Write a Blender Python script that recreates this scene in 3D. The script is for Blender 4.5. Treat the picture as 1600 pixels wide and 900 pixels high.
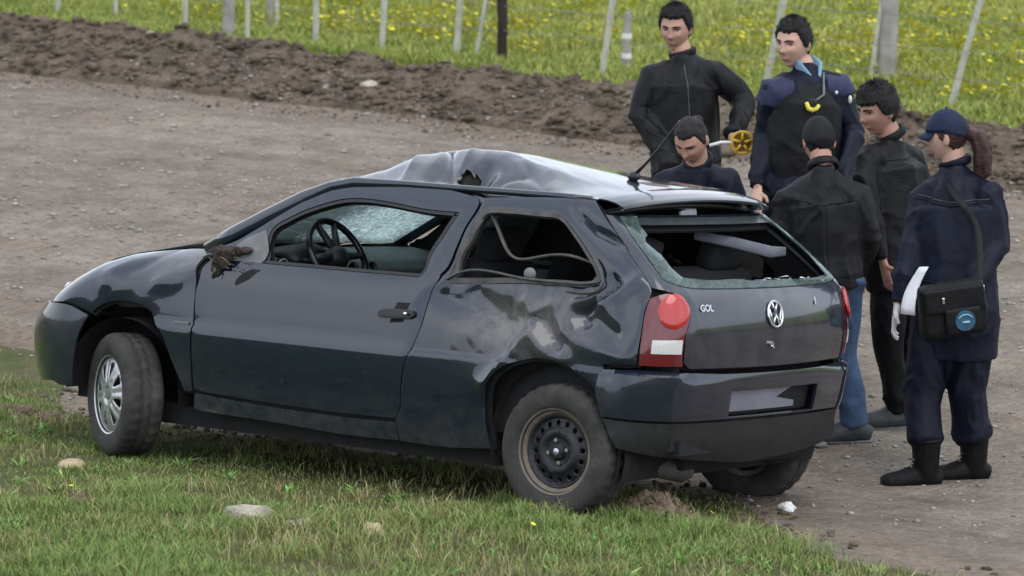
import bpy, bmesh, math, random
import numpy as np
from mathutils import Vector, Matrix
from mathutils.geometry import delaunay_2d_cdt

for _o in list(bpy.data.objects):
    bpy.data.objects.remove(_o)
C = bpy.context.scene.collection
S = bpy.context.scene
random.seed(7)
rng = np.random.default_rng(7)
R = math.radians

# ------------------------------------------------------------------ camera
cam_d = bpy.data.cameras.new('camera')
cam = bpy.data.objects.new('camera', cam_d)
C.objects.link(cam)
CR = ((0.80801882, 0.58905121, 0.0111467), (0.12335929, -0.15065462, -0.98085966), (-0.57609727, 0.79392812, -0.19439671))
cam.matrix_world = Matrix(((CR[0][0], -CR[1][0], -CR[2][0], 8.27167264),
                           (CR[0][1], -CR[1][1], -CR[2][1], -12.48047352),
                           (CR[0][2], -CR[1][2], -CR[2][2], 3.9206294), (0, 0, 0, 1)))
cam_d.lens = 123.75
cam_d.sensor_width = 36
cam_d.clip_start = 0.5
cam_d.clip_end = 3000
cam_d.dof.use_dof = True
cam_d.dof.focus_distance = 15.9
cam_d.dof.aperture_fstop = 4.5
S.camera = cam
S.render.resolution_x, S.render.resolution_y = 1024, 576

# ------------------------------------------------------------------ sky and sun (overcast)
SUN_EL, SUN_AZ = R(58), R(112)      # azimuth measured clockwise from +Y
w = bpy.data.worlds.new('World')
S.world = w
w.use_nodes = True
nt = w.node_tree
nt.nodes.clear()
sky = nt.nodes.new('ShaderNodeTexSky')
sky.sky_type = 'NISHITA'
sky.sun_disc = False
sky.sun_elevation = SUN_EL
sky.sun_rotation = SUN_AZ
sky.air_density = 1.0
sky.dust_density = 1.0
hs = nt.nodes.new('ShaderNodeHueSaturation')
hs.inputs['Saturation'].default_value = 0.5
bg = nt.nodes.new('ShaderNodeBackground')
bg.inputs['Strength'].default_value = 0.15
wo = nt.nodes.new('ShaderNodeOutputWorld')
nt.links.new(sky.outputs[0], hs.inputs['Color'])
tc = nt.nodes.new('ShaderNodeTexCoord')
cn = nt.nodes.new('ShaderNodeTexNoise'); cn.inputs['Scale'].default_value = 2.2; cn.inputs['Detail'].default_value = 5
nt.links.new(tc.outputs['Generated'], cn.inputs['Vector'])
cr = nt.nodes.new('ShaderNodeValToRGB')      # cloud deck: grey bases and bright gaps
cr.color_ramp.elements[0].position = .35; cr.color_ramp.elements[0].color = (.50, .58, .74, 1)
cr.color_ramp.elements[1].position = .68; cr.color_ramp.elements[1].color = (.93, .96, 1, 1)
nt.links.new(cn.outputs[0], cr.inputs[0])
vs = nt.nodes.new('ShaderNodeVectorMath'); vs.operation = 'SCALE'; vs.inputs[3].default_value = 9.5
nt.links.new(cr.outputs[0], vs.inputs[0])
mx = nt.nodes.new('ShaderNodeMix'); mx.data_type = 'RGBA'; mx.inputs[0].default_value = .8
nt.links.new(hs.outputs[0], mx.inputs[6]); nt.links.new(vs.outputs[0], mx.inputs[7])
nt.links.new(mx.outputs[2], bg.inputs[0])
nt.links.new(bg.outputs[0], wo.inputs[0])
sl = bpy.data.lights.new('sun', 'SUN')
sl.energy = 0.95
sl.angle = R(45)
sl.color = (1.0, 0.96, 0.9)
sun = bpy.data.objects.new('sun', sl)
C.objects.link(sun)
sun.rotation_euler = Vector((-math.sin(SUN_AZ) * math.cos(SUN_EL), -math.cos(SUN_AZ) * math.cos(SUN_EL), -math.sin(SUN_EL))).to_track_quat('-Z', 'Y').to_euler()
S.view_settings.view_transform = 'Standard'
S.view_settings.look = 'None'
S.view_settings.exposure = 0.34
S.view_settings.gamma = 1.0

# ------------------------------------------------------------------ helpers
def link(o, parent=None):
    C.objects.link(o)
    if parent is not None:
        o.parent = parent
    return o

def meta(o, label=None, cat=None, group=None, kind=None):
    if label: o['label'] = label
    if cat: o['category'] = cat
    if group: o['group'] = group
    if kind: o['kind'] = kind
    return o

def empty(name, label, cat, loc=(0, 0, 0), group=None):
    o = bpy.data.objects.new(name, None)
    o.location = loc
    C.objects.link(o)
    return meta(o, label, cat, group)

def mesh_np(name, V, F, mats, parent=None, smooth=False, attrs=None, midx=None):
    """V (n,3) array, F (m,k) array of equal polygons."""
    me = bpy.data.meshes.new(name)
    V = np.asarray(V, dtype=np.float32)
    F = np.asarray(F, dtype=np.int32)
    me.vertices.add(len(V))
    me.vertices.foreach_set('co', V.ravel())
    k = F.shape[1]
    me.loops.add(F.size)
    me.loops.foreach_set('vertex_index', F.ravel())
    me.polygons.add(len(F))
    me.polygons.foreach_set('loop_start', np.arange(0, F.size, k, dtype=np.int32))
    me.polygons.foreach_set('loop_total', np.full(len(F), k, dtype=np.int32))
    me.update(calc_edges=True)
    if smooth:
        me.polygons.foreach_set('use_smooth', np.ones(len(F), dtype=bool))
    if attrs:
        for an, arr in attrs.items():
            arr = np.asarray(arr, dtype=np.float32)
            if arr.ndim == 2:
                a = me.color_attributes.new(an, 'FLOAT_COLOR', 'POINT')
                if arr.shape[1] == 3:
                    arr = np.hstack([arr, np.ones((len(arr), 1), np.float32)])
                a.data.foreach_set('color', arr.ravel())
            else:
                a = me.attributes.new(an, 'FLOAT', 'POINT')
                a.data.foreach_set('value', arr)
    if not isinstance(mats, (list, tuple)):
        mats = [mats]
    for m in mats:
        me.materials.append(m)
    if midx is not None:
        me.polygons.foreach_set('material_index', np.asarray(midx, dtype=np.int32))
    o = bpy.data.objects.new(name, me)
    link(o, parent)
    return o

def bm_obj(name, bm, mat, parent=None, smooth=True, matrix=None, angle=None):
    me = bpy.data.meshes.new(name)
    bm.normal_update()
    bm.to_mesh(me)
    bm.free()
    for m in (mat if isinstance(mat, (list, tuple)) else [mat]):
        me.materials.append(m)
    if smooth:
        for p in me.polygons: p.use_smooth = True
        if angle:
            me.set_sharp_from_angle(angle=R(angle))
    o = bpy.data.objects.new(name, me)
    link(o, parent)
    if matrix is not None:
        o.matrix_local = matrix
    return o

def basis(d, side=None):
    d = Vector(d).normalized()
    if side is None:
        side = Vector((0, 0, 1)) if abs(d.z) < 0.9 else Vector((1, 0, 0))
        a = d.cross(side).normalized()
    else:
        a = Vector(side)
        a = (a - d * a.dot(d)).normalized()
    return a, d.cross(a).normalized()

def tube(bm, pts, rad, n=12, side=None, caps=True, sq=1.0):
    """closed loft; rad: list of r or (ra, rb)."""
    pts = [Vector(p) for p in pts]
    rings = []
    L = len(pts)
    pa = None
    for i, p in enumerate(pts):
        d = (pts[min(i + 1, L - 1)] - pts[max(i - 1, 0)])
        if d.length < 1e-9: d = Vector((0, 0, 1))
        a, b = basis(d, side if side is not None else pa)
        if side is None: pa = a
        r = rad[i] if isinstance(rad, (list, tuple)) and not isinstance(rad, float) else rad
        ra, rb = (r if isinstance(r, (list, tuple)) else (r, r))
        ring = []
        for k in range(n):
            t = 2 * math.pi * k / n
            c, s_ = math.cos(t), math.sin(t)
            if sq != 1.0:
                c = math.copysign(abs(c) ** sq, c); s_ = math.copysign(abs(s_) ** sq, s_)
            ring.append(bm.verts.new(p + a * (ra * c) + b * (rb * s_)))
        rings.append(ring)
    for i in range(L - 1):
        for k in range(n):
            bm.faces.new((rings[i][k], rings[i][(k + 1) % n], rings[i + 1][(k + 1) % n], rings[i + 1][k]))
    if caps:
        bm.faces.new(list(reversed(rings[0])))
        bm.faces.new(rings[-1])
    return rings

def ball(bm, c, r, n=12, m=8, rot=None):
    c = Vector(c)
    if not isinstance(r, (tuple, list)): r = (r, r, r)
    top = None
    rows = []
    for j in range(m + 1):
        ph = math.pi * j / m
        row = []
        for i in range(n if 0 < j < m else 1):
            th = 2 * math.pi * i / n
            v = Vector((r[0] * math.sin(ph) * math.cos(th), r[1] * math.sin(ph) * math.sin(th), r[2] * math.cos(ph)))
            if rot is not None: v = rot @ v
            row.append(bm.verts.new(c + v))
        rows.append(row)
    for j in range(m):
        a, b = rows[j], rows[j + 1]
        for i in range(n):
            if j == 0: bm.faces.new((a[0], b[i], b[(i + 1) % n]))
            elif j == m - 1: bm.faces.new((a[i], b[0], a[(i + 1) % n]))
            else: bm.faces.new((a[i], b[i], b[(i + 1) % n], a[(i + 1) % n]))

def box(bm, c, h, rot=None, bevel=0.0):
    c = Vector(c)
    tmp = bmesh.new()
    bmesh.ops.create_cube(tmp, size=2)
    for v in tmp.verts:
        v.co = Vector((v.co.x * h[0], v.co.y * h[1], v.co.z * h[2]))
    if bevel > 0:
        bmesh.ops.bevel(tmp, geom=list(tmp.edges), offset=bevel, segments=2, affect='EDGES', profile=0.6)
    mp = {}
    for v in tmp.verts:
        q = v.co
        if rot is not None: q = rot @ q
        mp[v] = bm.verts.new(c + q)
    for f in tmp.faces:
        bm.faces.new([mp[v] for v in f.verts])
    tmp.free()

def lathe(bm, prof, n=48, axis_m=None, closed=False):
    """prof: list of (radius, offset along axis). axis = local Y unless axis_m."""
    rings = []
    for r, y in prof:
        ring = []
        for k in range(n):
            t = 2 * math.pi * k / n
            v = Vector((r * math.cos(t), y, r * math.sin(t)))
            if axis_m is not None: v = axis_m @ v
            ring.append(bm.verts.new(v))
        rings.append(ring)
    L = len(rings)
    for i in range(L if closed else L - 1):
        a, b = rings[i], rings[(i + 1) % L]
        for k in range(n):
            bm.faces.new((a[k], b[k], b[(k + 1) % n], a[(k + 1) % n]))
    return rings

def remesh(name, bm, voxel, mat, parent=None, smooth_it=2, wr=None, extra=None):
    """union of closed volumes as one continuous surface."""
    me = bpy.data.meshes.new('tmp')
    bmesh.ops.recalc_face_normals(bm, faces=bm.faces)
    bm.to_mesh(me); bm.free()
    o = bpy.data.objects.new('tmp', me)
    C.objects.link(o)
    m = o.modifiers.new('r', 'REMESH'); m.mode = 'VOXEL'; m.voxel_size = voxel
    if smooth_it:
        m2 = o.modifiers.new('s', 'SMOOTH'); m2.factor = 0.5; m2.iterations = smooth_it
    dg = bpy.context.evaluated_depsgraph_get()
    me2 = bpy.data.meshes.new_from_object(o.evaluated_get(dg))
    bpy.data.objects.remove(o)
    bpy.data.meshes.remove(me)
    me2.name = name
    if wr is not None:
        n = len(me2.vertices)
        co = np.empty(n * 3, np.float32); me2.vertices.foreach_get('co', co); co = co.reshape(-1, 3)
        no = np.empty(n * 3, np.float32); me2.vertices.foreach_get('normal', no); no = no.reshape(-1, 3)
        co = co + no * wr(co.astype(np.float64))[:, None]
        me2.vertices.foreach_set('co', co.astype(np.float32).ravel())
    me2.polygons.foreach_set('use_smooth', np.ones(len(me2.polygons), dtype=bool))
    me2.materials.clear()
    me2.materials.append(mat)
    me2.update()
    ob = bpy.data.objects.new(name, me2)
    link(ob, parent)
    return ob

def join_into(dst, src):
    """merge mesh of object src into dst (same space)."""
    bm = bmesh.new()
    bm.from_mesh(dst.data); bm.from_mesh(src.data)
    bm.to_mesh(dst.data); bm.free()
    for p in dst.data.polygons: p.use_smooth = True
    bpy.data.objects.remove(src)

# ---- numpy value noise
_perm = rng.permutation(4096)
_val = rng.random(4096)
def _h(ix, iy, iz):
    return _val[_perm[(_perm[(_perm[ix & 4095] + iy) & 4095] + iz) & 4095]]
def noise3(P):
    P = np.asarray(P, dtype=np.float64)
    i = np.floor(P).astype(np.int64); f = P - i
    f = f * f * (3 - 2 * f)
    x, y, z = i[:, 0], i[:, 1], i[:, 2]
    u, v, w_ = f[:, 0], f[:, 1], f[:, 2]
    r = 0
    for dx in (0, 1):
        for dy in (0, 1):
            for dz in (0, 1):
                r = r + _h(x + dx, y + dy, z + dz) * (u if dx else 1 - u) * (v if dy else 1 - v) * (w_ if dz else 1 - w_)
    return r * 2 - 1
def fbm(P, oct=4, gain=0.5):
    P = np.asarray(P, dtype=np.float64)
    a, s, t = 1.0, 0.0, 0.0
    for k in range(oct):
        s = s + a * noise3(P * (2 ** k) + 17.3 * k); t += a; a *= gain
    return s / t
def facet(x, y, sp, seed=0.0):
    """piecewise-planar random relief on a jittered triangular lattice (crumpled sheet metal)."""
    u = x / sp; v = y / sp; u += .35 * v
    i, j = math.floor(u), math.floor(v); a, b = u - i, v - j
    r = lambda p, q: float(_h(np.array([p + int(seed)]), np.array([q]), np.array([7]))[0]) * 2 - 1
    if a + b < 1: return r(i, j) * (1 - a - b) + r(i + 1, j) * a + r(i, j + 1) * b
    return r(i + 1, j + 1) * (a + b - 1) + r(i, j + 1) * (1 - a) + r(i + 1, j) * (1 - b)
def n2(x, y, f, oct=4, off=0.0):
    x = np.asarray(x, float); y = np.asarray(y, float)
    P = np.stack([x.ravel() * f + off, y.ravel() * f + off * 1.7, np.full(x.size, off)], 1)
    return fbm(P, oct).reshape(x.shape)

# ------------------------------------------------------------------ materials
class NB:
    def __init__(s, name):
        s.m = bpy.data.materials.new(name); s.m.use_nodes = True
        s.t = s.m.node_tree
        s.b = s.t.nodes['Principled BSDF']
        s.out = s.t.nodes['Material Output']
    def n(s, typ, **kw):
        nd = s.t.nodes.new(typ)
        for k, v in kw.items():
            if k.startswith('_'): setattr(nd, k[1:], v)
            else: nd.inputs[k.replace('__', ' ')].default_value = v
        return nd
    def l(s, a, b): s.t.links.new(a, b)
    def coord(s, obj=True):
        return s.n('ShaderNodeTexCoord').outputs['Object' if obj else 'Generated']
    def noise(s, scale, detail=4, rough=0.55, vec=None, dist=0.0):
        nd = s.n('ShaderNodeTexNoise')
        nd.inputs['Scale'].default_value = scale; nd.inputs['Detail'].default_value = detail
        nd.inputs['Roughness'].default_value = rough; nd.inputs['Distortion'].default_value = dist
        if vec is not None: s.l(vec, nd.inputs['Vector'])
        return nd
    def ramp(s, fac, stops):
        r = s.n('ShaderNodeValToRGB')
        e = r.color_ramp.elements
        while len(e) > 1: e.remove(e[0])
        e[0].position = stops[0][0]; e[0].color = (*stops[0][1], 1) if len(stops[0][1]) == 3 else stops[0][1]
        for p, c in stops[1:]:
            k = e.new(p); k.color = (*c, 1)
        s.l(fac, r.inputs[0])
        return r.outputs[0]
    def mix(s, fac, a, b, blend='MIX'):
        m = s.n('ShaderNodeMix'); m.data_type = 'RGBA'; m.blend_type = blend
        for sock, v in ((m.inputs[0], fac), (m.inputs[6], a), (m.inputs[7], b)):
            if isinstance(v, (int, float)): sock.default_value = v
            elif isinstance(v, tuple): sock.default_value = (*v, 1)
            else: s.l(v, sock)
        return m.outputs[2]
    def math(s, op, a, b=0.0):
        m = s.n('ShaderNodeMath'); m.operation = op
        for sock, v in ((m.inputs[0], a), (m.inputs[1], b)):
            if isinstance(v, (int, float)): sock.default_value = v
            else: s.l(v, sock)
        return m.outputs[0]
    def bump(s, h, strength=0.3, dist=0.01, prev=None):
        b = s.n('ShaderNodeBump'); b.inputs['Strength'].default_value = strength; b.inputs['Distance'].default_value = dist
        s.l(h, b.inputs['Height'])
        if prev is not None: s.l(prev, b.inputs['Normal'])
        return b.outputs[0]
    def set(s, **kw):
        for k, v in kw.items():
            k = k.replace('__', ' ')
            sock = s.b.inputs[k]
            if isinstance(v, tuple): sock.default_value = (*v, 1) if len(v) == 3 else v
            elif isinstance(v, (int, float)): sock.default_value = v
            else: s.l(v, sock)
        return s

def simple(name, col, rough=0.6, metal=0.0, var=0.25, scale=20, bump=0.0, bscale=60, spec=0.5):
    b = NB(name)
    co = b.coord()
    n = b.noise(scale, 4, vec=co)
    lo = tuple(c * (1 - var) for c in col); hi = tuple(min(1, c * (1 + var)) for c in col)
    b.set(Base__Color=b.ramp(n.outputs[0], [(0.3, lo), (0.7, hi)]), Roughness=rough, Metallic=metal)
    b.b.inputs['Specular IOR Level'].default_value = spec
    if bump:
        nn = b.noise(bscale, 4, vec=co)
        b.set(Normal=b.bump(nn.outputs[0], bump, 0.01))
    return b.m
LOOPS = {
    'fender': [[1.494,1.0],[1.498,0.96],[1.733,0.832],[1.842,0.673],[1.871,0.499],[1.871,0.347],[1.819,0.342],[1.799,0.387],[1.75,0.477],[1.698,0.572],[1.612,0.648],[1.553,0.698],[1.438,0.722],[1.335,0.723],[1.268,0.705],[1.226,0.677],[1.208,0.654],[1.03,0.69],[0.744,0.675],[0.668,0.69],[0.77,0.73],[0.846,0.793],[0.884,0.845],[0.919,0.899],[1.003,0.94],[1.133,0.966],[1.273,0.985]],
    'door': [[1.559,1.007],[1.709,1.055],[1.954,1.164],[2.19,1.259],[2.383,1.323],[2.573,1.342],[2.764,1.347],[3.032,1.35],[3.256,1.333],[3.408,1.313],[3.39,1.281],[3.206,1.154],[3.027,0.978],[3.047,0.93],[3.118,0.771],[3.116,0.655],[3.099,0.558],[3.095,0.466],[3.1,0.384],[3.08,0.336],[2.783,0.33],[2.331,0.337],[1.982,0.348],[1.88,0.357],[1.875,0.499],[1.846,0.673],[1.736,0.833],[1.617,0.93]],
    'doorwin': [[1.938,0.956],[1.889,1.029],[1.936,1.112],[2.036,1.159],[2.172,1.205],[2.404,1.257],[2.566,1.27],[2.747,1.265],[3.017,1.245],[3.233,1.242],[3.091,1.148],[2.959,1.044],[2.917,0.959],[2.543,0.957],[2.22,0.957]],
    'quarter': [[3.426,1.314],[3.646,1.326],[3.873,1.336],[4.223,1.34],[4.217,1.28],[4.223,1.2],[4.22,1.101],[4.27,0.996],[4.259,0.95],[4.262,0.865],[4.267,0.759],[4.279,0.675],[4.116,0.667],[4.134,0.588],[4.135,0.51],[4.104,0.553],[4.061,0.587],[3.996,0.621],[3.936,0.648],[3.882,0.66],[3.819,0.663],[3.761,0.66],[3.704,0.647],[3.653,0.626],[3.611,0.595],[3.581,0.557],[3.564,0.517],[3.561,0.44],[3.585,0.345],[3.633,0.253],[3.398,0.235],[3.119,0.237],[3.082,0.33],[3.1,0.384],[3.095,0.466],[3.099,0.558],[3.116,0.655],[3.118,0.771],[3.047,0.93],[3.039,0.973],[3.215,1.155],[3.411,1.287]],
    'qwin': [[3.413,1.256],[3.585,1.269],[3.775,1.267],[3.897,1.263],[3.935,1.239],[3.95,1.184],[3.96,1.117],[3.974,1.06],[3.973,1.018],[3.92,0.986],[3.755,0.983],[3.46,0.973],[3.108,0.952],[3.131,1.046],[3.27,1.158]],
    'sill': [[1.878,0.342],[2.331,0.322],[2.785,0.316],[3.08,0.321],[3.115,0.237],[2.797,0.232],[2.327,0.249],[1.966,0.256],[1.854,0.264]],
    'tailgate': [[4.228,1.283],[4.223,1.2],[4.22,1.101],[4.276,0.997],[4.4,0.984],[4.466,0.967],[4.518,0.913],[4.509,0.861],[4.487,0.809],[4.491,0.692],[4.533,0.664],[5.747,0.664],[5.789,0.692],[5.793,0.809],[5.771,0.861],[5.762,0.913],[5.814,0.967],[5.88,0.984],[6.004,0.997],[6.06,1.101],[6.057,1.2],[6.052,1.283]],
    'glass': [[4.461,1.275],[4.418,1.208],[4.4,1.122],[4.406,1.034],[4.501,1.01],[4.688,0.995],[5.592,0.995],[5.779,1.01],[5.874,1.034],[5.88,1.122],[5.862,1.208],[5.819,1.275]],
    'glasshole': [[5.156,1.299],[4.879,1.295],[4.658,1.277],[4.618,1.24],[4.609,1.2],[4.534,1.176],[4.589,1.127],[4.581,1.073],[4.598,1.038],[4.752,1.027],[4.928,1.029],[5.061,1.019],[5.314,1.021],[5.58,1.011],[5.713,1.022],[5.739,1.077],[5.811,1.147],[5.8,1.203],[5.752,1.261],[5.642,1.288]],
    'lamp': [[4.266,0.955],[4.373,0.976],[4.456,0.965],[4.513,0.91],[4.505,0.861],[4.483,0.809],[4.48,0.724],[4.489,0.676],[4.289,0.675],[4.274,0.76],[4.267,0.86]],
    'lampred': [[4.507,0.903],[4.492,0.87],[4.465,0.845],[4.43,0.832],[4.394,0.836],[4.363,0.854],[4.342,0.883],[4.336,0.917],[4.347,0.947],[4.385,0.967],[4.436,0.972],[4.479,0.96],[4.504,0.936]],
    'lampwhite': [[4.327,0.786],[4.47,0.79],[4.47,0.729],[4.332,0.728]],
    'plate': [[4.788,0.564],[5.489,0.542],[5.518,0.445],[4.788,0.48]],
    'bumptop': [[4.121,0.654],[4.285,0.662],[4.487,0.66],[4.534,0.651],[4.816,0.641],[5.162,0.63]],
    'bumpcrease': [[4.172,0.457],[4.357,0.458],[4.6,0.453],[5.08,0.438]],
    'bumpbot': [[4.271,0.337],[4.416,0.31],[4.957,0.26],[5.321,0.246]],
    'fbump': [[1.202,0.648],[1.164,0.557],[1.141,0.48],[1.11,0.373],[1.086,0.306],[0.993,0.31],[0.931,0.317]],
    'handle': [[2.864,0.791],[2.9,0.832],[2.982,0.829],[3.069,0.796],[3.012,0.771],[2.928,0.767]],
    'logo': [[5.108,0.881]],
    'lock': [[5.08,0.754]],
    'text': [[4.577,0.915],[4.68,0.918]],
    'badge': [[5.46,0.926]],
    'mirror': [[1.725,0.895],[1.606,0.983],[1.687,1.037],[1.751,1.001],[1.868,0.858]],
    'crease': [[1.842,0.673],[2.298,0.652],[2.755,0.644],[3.246,0.649],[3.615,0.648]],
}

# ------------------------------------------------------------------ terrain
_py = np.array([-500, -30, -20, -12, -4, -1, 0, .77, 1.5, 5, 9.7, 12.3, 30, 60, 500.])
_pz = np.array([1.2, .95, .9, .8, .46, .127, 0, -.098, -.145, -.12, -.15, -.12, .15, .5, 3.5])
def sstep(a, b, x):
    t = np.clip((np.asarray(x, float) - a) / (b - a), 0, 1)
    return t * t * (3 - 2 * t)
def y_verge(x):
    x = np.asarray(x, float)
    return .42 - 1.18 * sstep(-.1, 1.5, x) + 1.05 * (1 - sstep(-5.1, -3.8, x)) + .16 * n2(x, x * 0, 1.1, 4, 3.0)
def y_berm(x):
    x = np.asarray(x, float)
    return 9.15 + .28 * n2(x, x * 0, .7, 4, 9.0)
def y_field(x):
    x = np.asarray(x, float)
    return 11.0 + .25 * n2(x, x * 0, .9, 4, 5.0)
def T(x, y):
    x = np.asarray(x, float); y = np.asarray(y, float)
    z = sum(np.interp(y + d, _py, _pz) for d in (-.3, -.15, 0, .15, .3)) / 5
    z = z + .05 * np.clip(x, -4, 1) * (1 - sstep(.7, 2.6, y))
    z = z + .012 * n2(x, y, 1.3, 3, 1.0) * (1 - sstep(6, 60, np.abs(x) + np.abs(y) * .5) * 0)
    # ruts / road undulation
    z = z + .018 * n2(x * .25, y * 1.4, 1.0, 2, 4.0) * sstep(1.5, 3, y) * (1 - sstep(9, 10, y))
    # berm of graded dirt
    yb = y_berm(x); t = np.clip((y - yb) / 2.1, 0, 1)
    prof = np.where(t < .55, sstep(-.15, .5, t), 1 - sstep(.5, 1.0, t) * .9) * (y > yb)
    hh = .22 + .09 * n2(x, x * 0, .9, 3, 21.0)
    m = prof * (1 - sstep(12.0, 12.6, y))
    z = z + hh * m + m * (.13 * n2(x, y, 3.2, 3, 31.0) + .10 * (.35 - np.abs(n2(x, y, 6.5, 4, 41.0))))
    # tufty field
    fd = sstep(11.6, 13, y)
    z = z + fd * (.07 * n2(x, y, 1.3, 3, 51.0))
    return z
def Tz(x, y):
    return float(T(np.array([x]), np.array([y]))[0])

def axis(segs):
    out = []
    for a, b, st in segs:
        out += list(np.arange(a, b, st))
    out.append(segs[-1][1])
    return np.array(out)
XA = np.concatenate([-np.geomspace(500, 19, 22), axis([(-18.5, -6, .07), (-6, 2.6, .035), (2.6, 6, .2)]), np.geomspace(7, 500, 20)])
def strip(name, ylo, yhi, rows, mat, extra=None):
    """grid between two boundary curves; rows are 0..1 fractions."""
    nx = len(XA); ny = len(rows)
    X = np.repeat(XA[:, None], ny, 1)
    lo = ylo(XA)[:, None]; hi = yhi(XA)[:, None]
    Y = lo + (hi - lo) * rows[None, :]
    Z = T(X, Y)
    V = np.stack([X.ravel(), Y.ravel(), Z.ravel()], 1)
    i = np.arange(nx - 1)[:, None] * ny; j = np.arange(ny - 1)[None, :]
    a = (i + j).ravel()
    F = np.stack([a, a + ny, a + ny + 1, a + 1], 1)
    att = None
    if extra is not None: att = extra(X, Y)
    o = mesh_np(name, V, F, mat, smooth=True, attrs=att)
    o['kind'] = 'structure'
    return o

def m_road():
    b = NB('gravel_road')
    co = b.coord()
    big = b.noise(.45, 5, .6, co)
    mid = b.noise(3.0, 6, .65, co)
    fine = b.noise(45, 5, .7, co)
    sep = b.n('ShaderNodeMapping'); sep.inputs['Scale'].default_value = (.35, 1.6, 1); b.l(co, sep.inputs[0])
    streak = b.noise(1.6, 5, .65, sep.outputs[0])
    grey = b.ramp(mid.outputs[0], [(.3, (.185, .155, .126)), (.55, (.265, .228, .187)), (.75, (.33, .292, .244))])
    brown = b.ramp(mid.outputs[0], [(.3, (.155, .122, .096)), (.7, (.265, .215, .172))])
    f = b.ramp(streak.outputs[0], [(.42, (0, 0, 0)), (.6, (1, 1, 1))])
    ed = b.n('ShaderNodeAttribute', _attribute_name='edge').outputs['Fac']
    f2 = b.math('MAXIMUM', b.math('MULTIPLY', f, .85), ed)
    c = b.mix(f2, grey, brown)
    vor = b.n('ShaderNodeTexVoronoi', _feature='F1'); vor.inputs['Scale'].default_value = 30; b.l(co, vor.inputs['Vector'])
    peb = b.ramp(vor.outputs['Color'], [(.2, (.72, .71, .70)), (.5, (1, 1, 1)), (.9, (1.3, 1.28, 1.22))])
    c = b.mix(.55, c, peb, 'MULTIPLY')
    c = b.mix(.35, c, b.ramp(fine.outputs[0], [(.3, (.5, .5, .5)), (.7, (1.4, 1.4, 1.4))]), 'MULTIPLY')
    c = b.mix(1.0, c, b.ramp(big.outputs[0], [(.3, (.80, .77, .74)), (.5, (1, 1, 1)), (.7, (1.14, 1.13, 1.12))]), 'MULTIPLY')
    b.set(Base__Color=c, Roughness=.95)
    b.b.inputs['Specular IOR Level'].default_value = .2
    h = b.math('ADD', b.math('MULTIPLY', vor.outputs['Distance'], -.8), fine.outputs[0])
    b.set(Normal=b.bump(h, .8, .02))
    return b.m
def m_dirt(name='berm_dirt', lo=(.038, .029, .023), hi=(.235, .185, .135), g=False):
    b = NB(name)
    co = b.coord()
    a = b.noise(4.5, 7, .7, co); f = b.noise(28, 6, .7, co)
    c = b.ramp(a.outputs[0], [(.32, lo), (.5, tuple((l + h) / 2 for l, h in zip(lo, hi))), (.72, hi)])
    c = b.mix(.5, c, b.ramp(f.outputs[0], [(.3, (.5, .5, .5)), (.7, (1.5, 1.5, 1.5))]), 'MULTIPLY')
    b.set(Base__Color=c, Roughness=.95)
    b.b.inputs['Specular IOR Level'].default_value = .15
    b.set(Normal=b.bump(f.outputs[0], .9, .03))
    return b.m
def m_turf(name, cols, soil, s=1.2):
    b = NB(name)
    co = b.coord()
    a = b.noise(s, 6, .65, co); a2 = b.noise(s * 7, 6, .7, co); f = b.noise(60, 4, .7, co)
    c = b.ramp(a2.outputs[0], [(.3, cols[0]), (.5, cols[1]), (.7, cols[2])])
    c = b.mix(b.ramp(a.outputs[0], [(.5, (0, 0, 0)), (.68, (1, 1, 1))]), c, soil)
    c = b.mix(.5, c, b.ramp(f.outputs[0], [(.3, (.45, .45, .45)), (.7, (1.5, 1.5, 1.5))]), 'MULTIPLY')
    b.set(Base__Color=c, Roughness=.95)
    b.b.inputs['Specular IOR Level'].default_value = .15
    b.set(Normal=b.bump(f.outputs[0], .8, .03))
    return b.m
M_road = m_road(); M_dirt = m_dirt(); M_clod = m_dirt('clod_dirt', (.045, .035, .028), (.26, .205, .15))
M_verge = m_turf('verge_turf', ((.065, .085, .03), (.105, .12, .042), (.16, .14, .07)), (.15, .12, .08))
M_field = m_turf('field_turf', ((.13, .19, .035), (.20, .25, .05), (.28, .28, .07)), (.26, .22, .09), .7)

def rows_far(near_to_far, first, n, tot):
    return None
rv = np.concatenate([1 - np.geomspace(1, .012, 24), 1 - np.linspace(.0118, 0, 150)])
strip('verge', lambda x: x * 0 - 480.0, y_verge, rv, M_verge)
def road_edge(X, Y):
    e = np.maximum(1 - sstep(0, .9, Y - y_verge(X[:, :1])), sstep(-1.7, -.1, Y - y_berm(X[:, :1])))
    return {'edge': (e * .9).ravel()}
strip('road', y_verge, y_berm, np.linspace(0, 1, 190), M_road, road_edge)
strip('berm', y_berm, y_field, np.linspace(0, 1, 64), M_dirt)
rf = np.concatenate([np.linspace(0, .018, 140), np.geomspace(.019, 1, 30)])
strip('field', y_field, lambda x: x * 0 + 480.0, rf, M_field)

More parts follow.
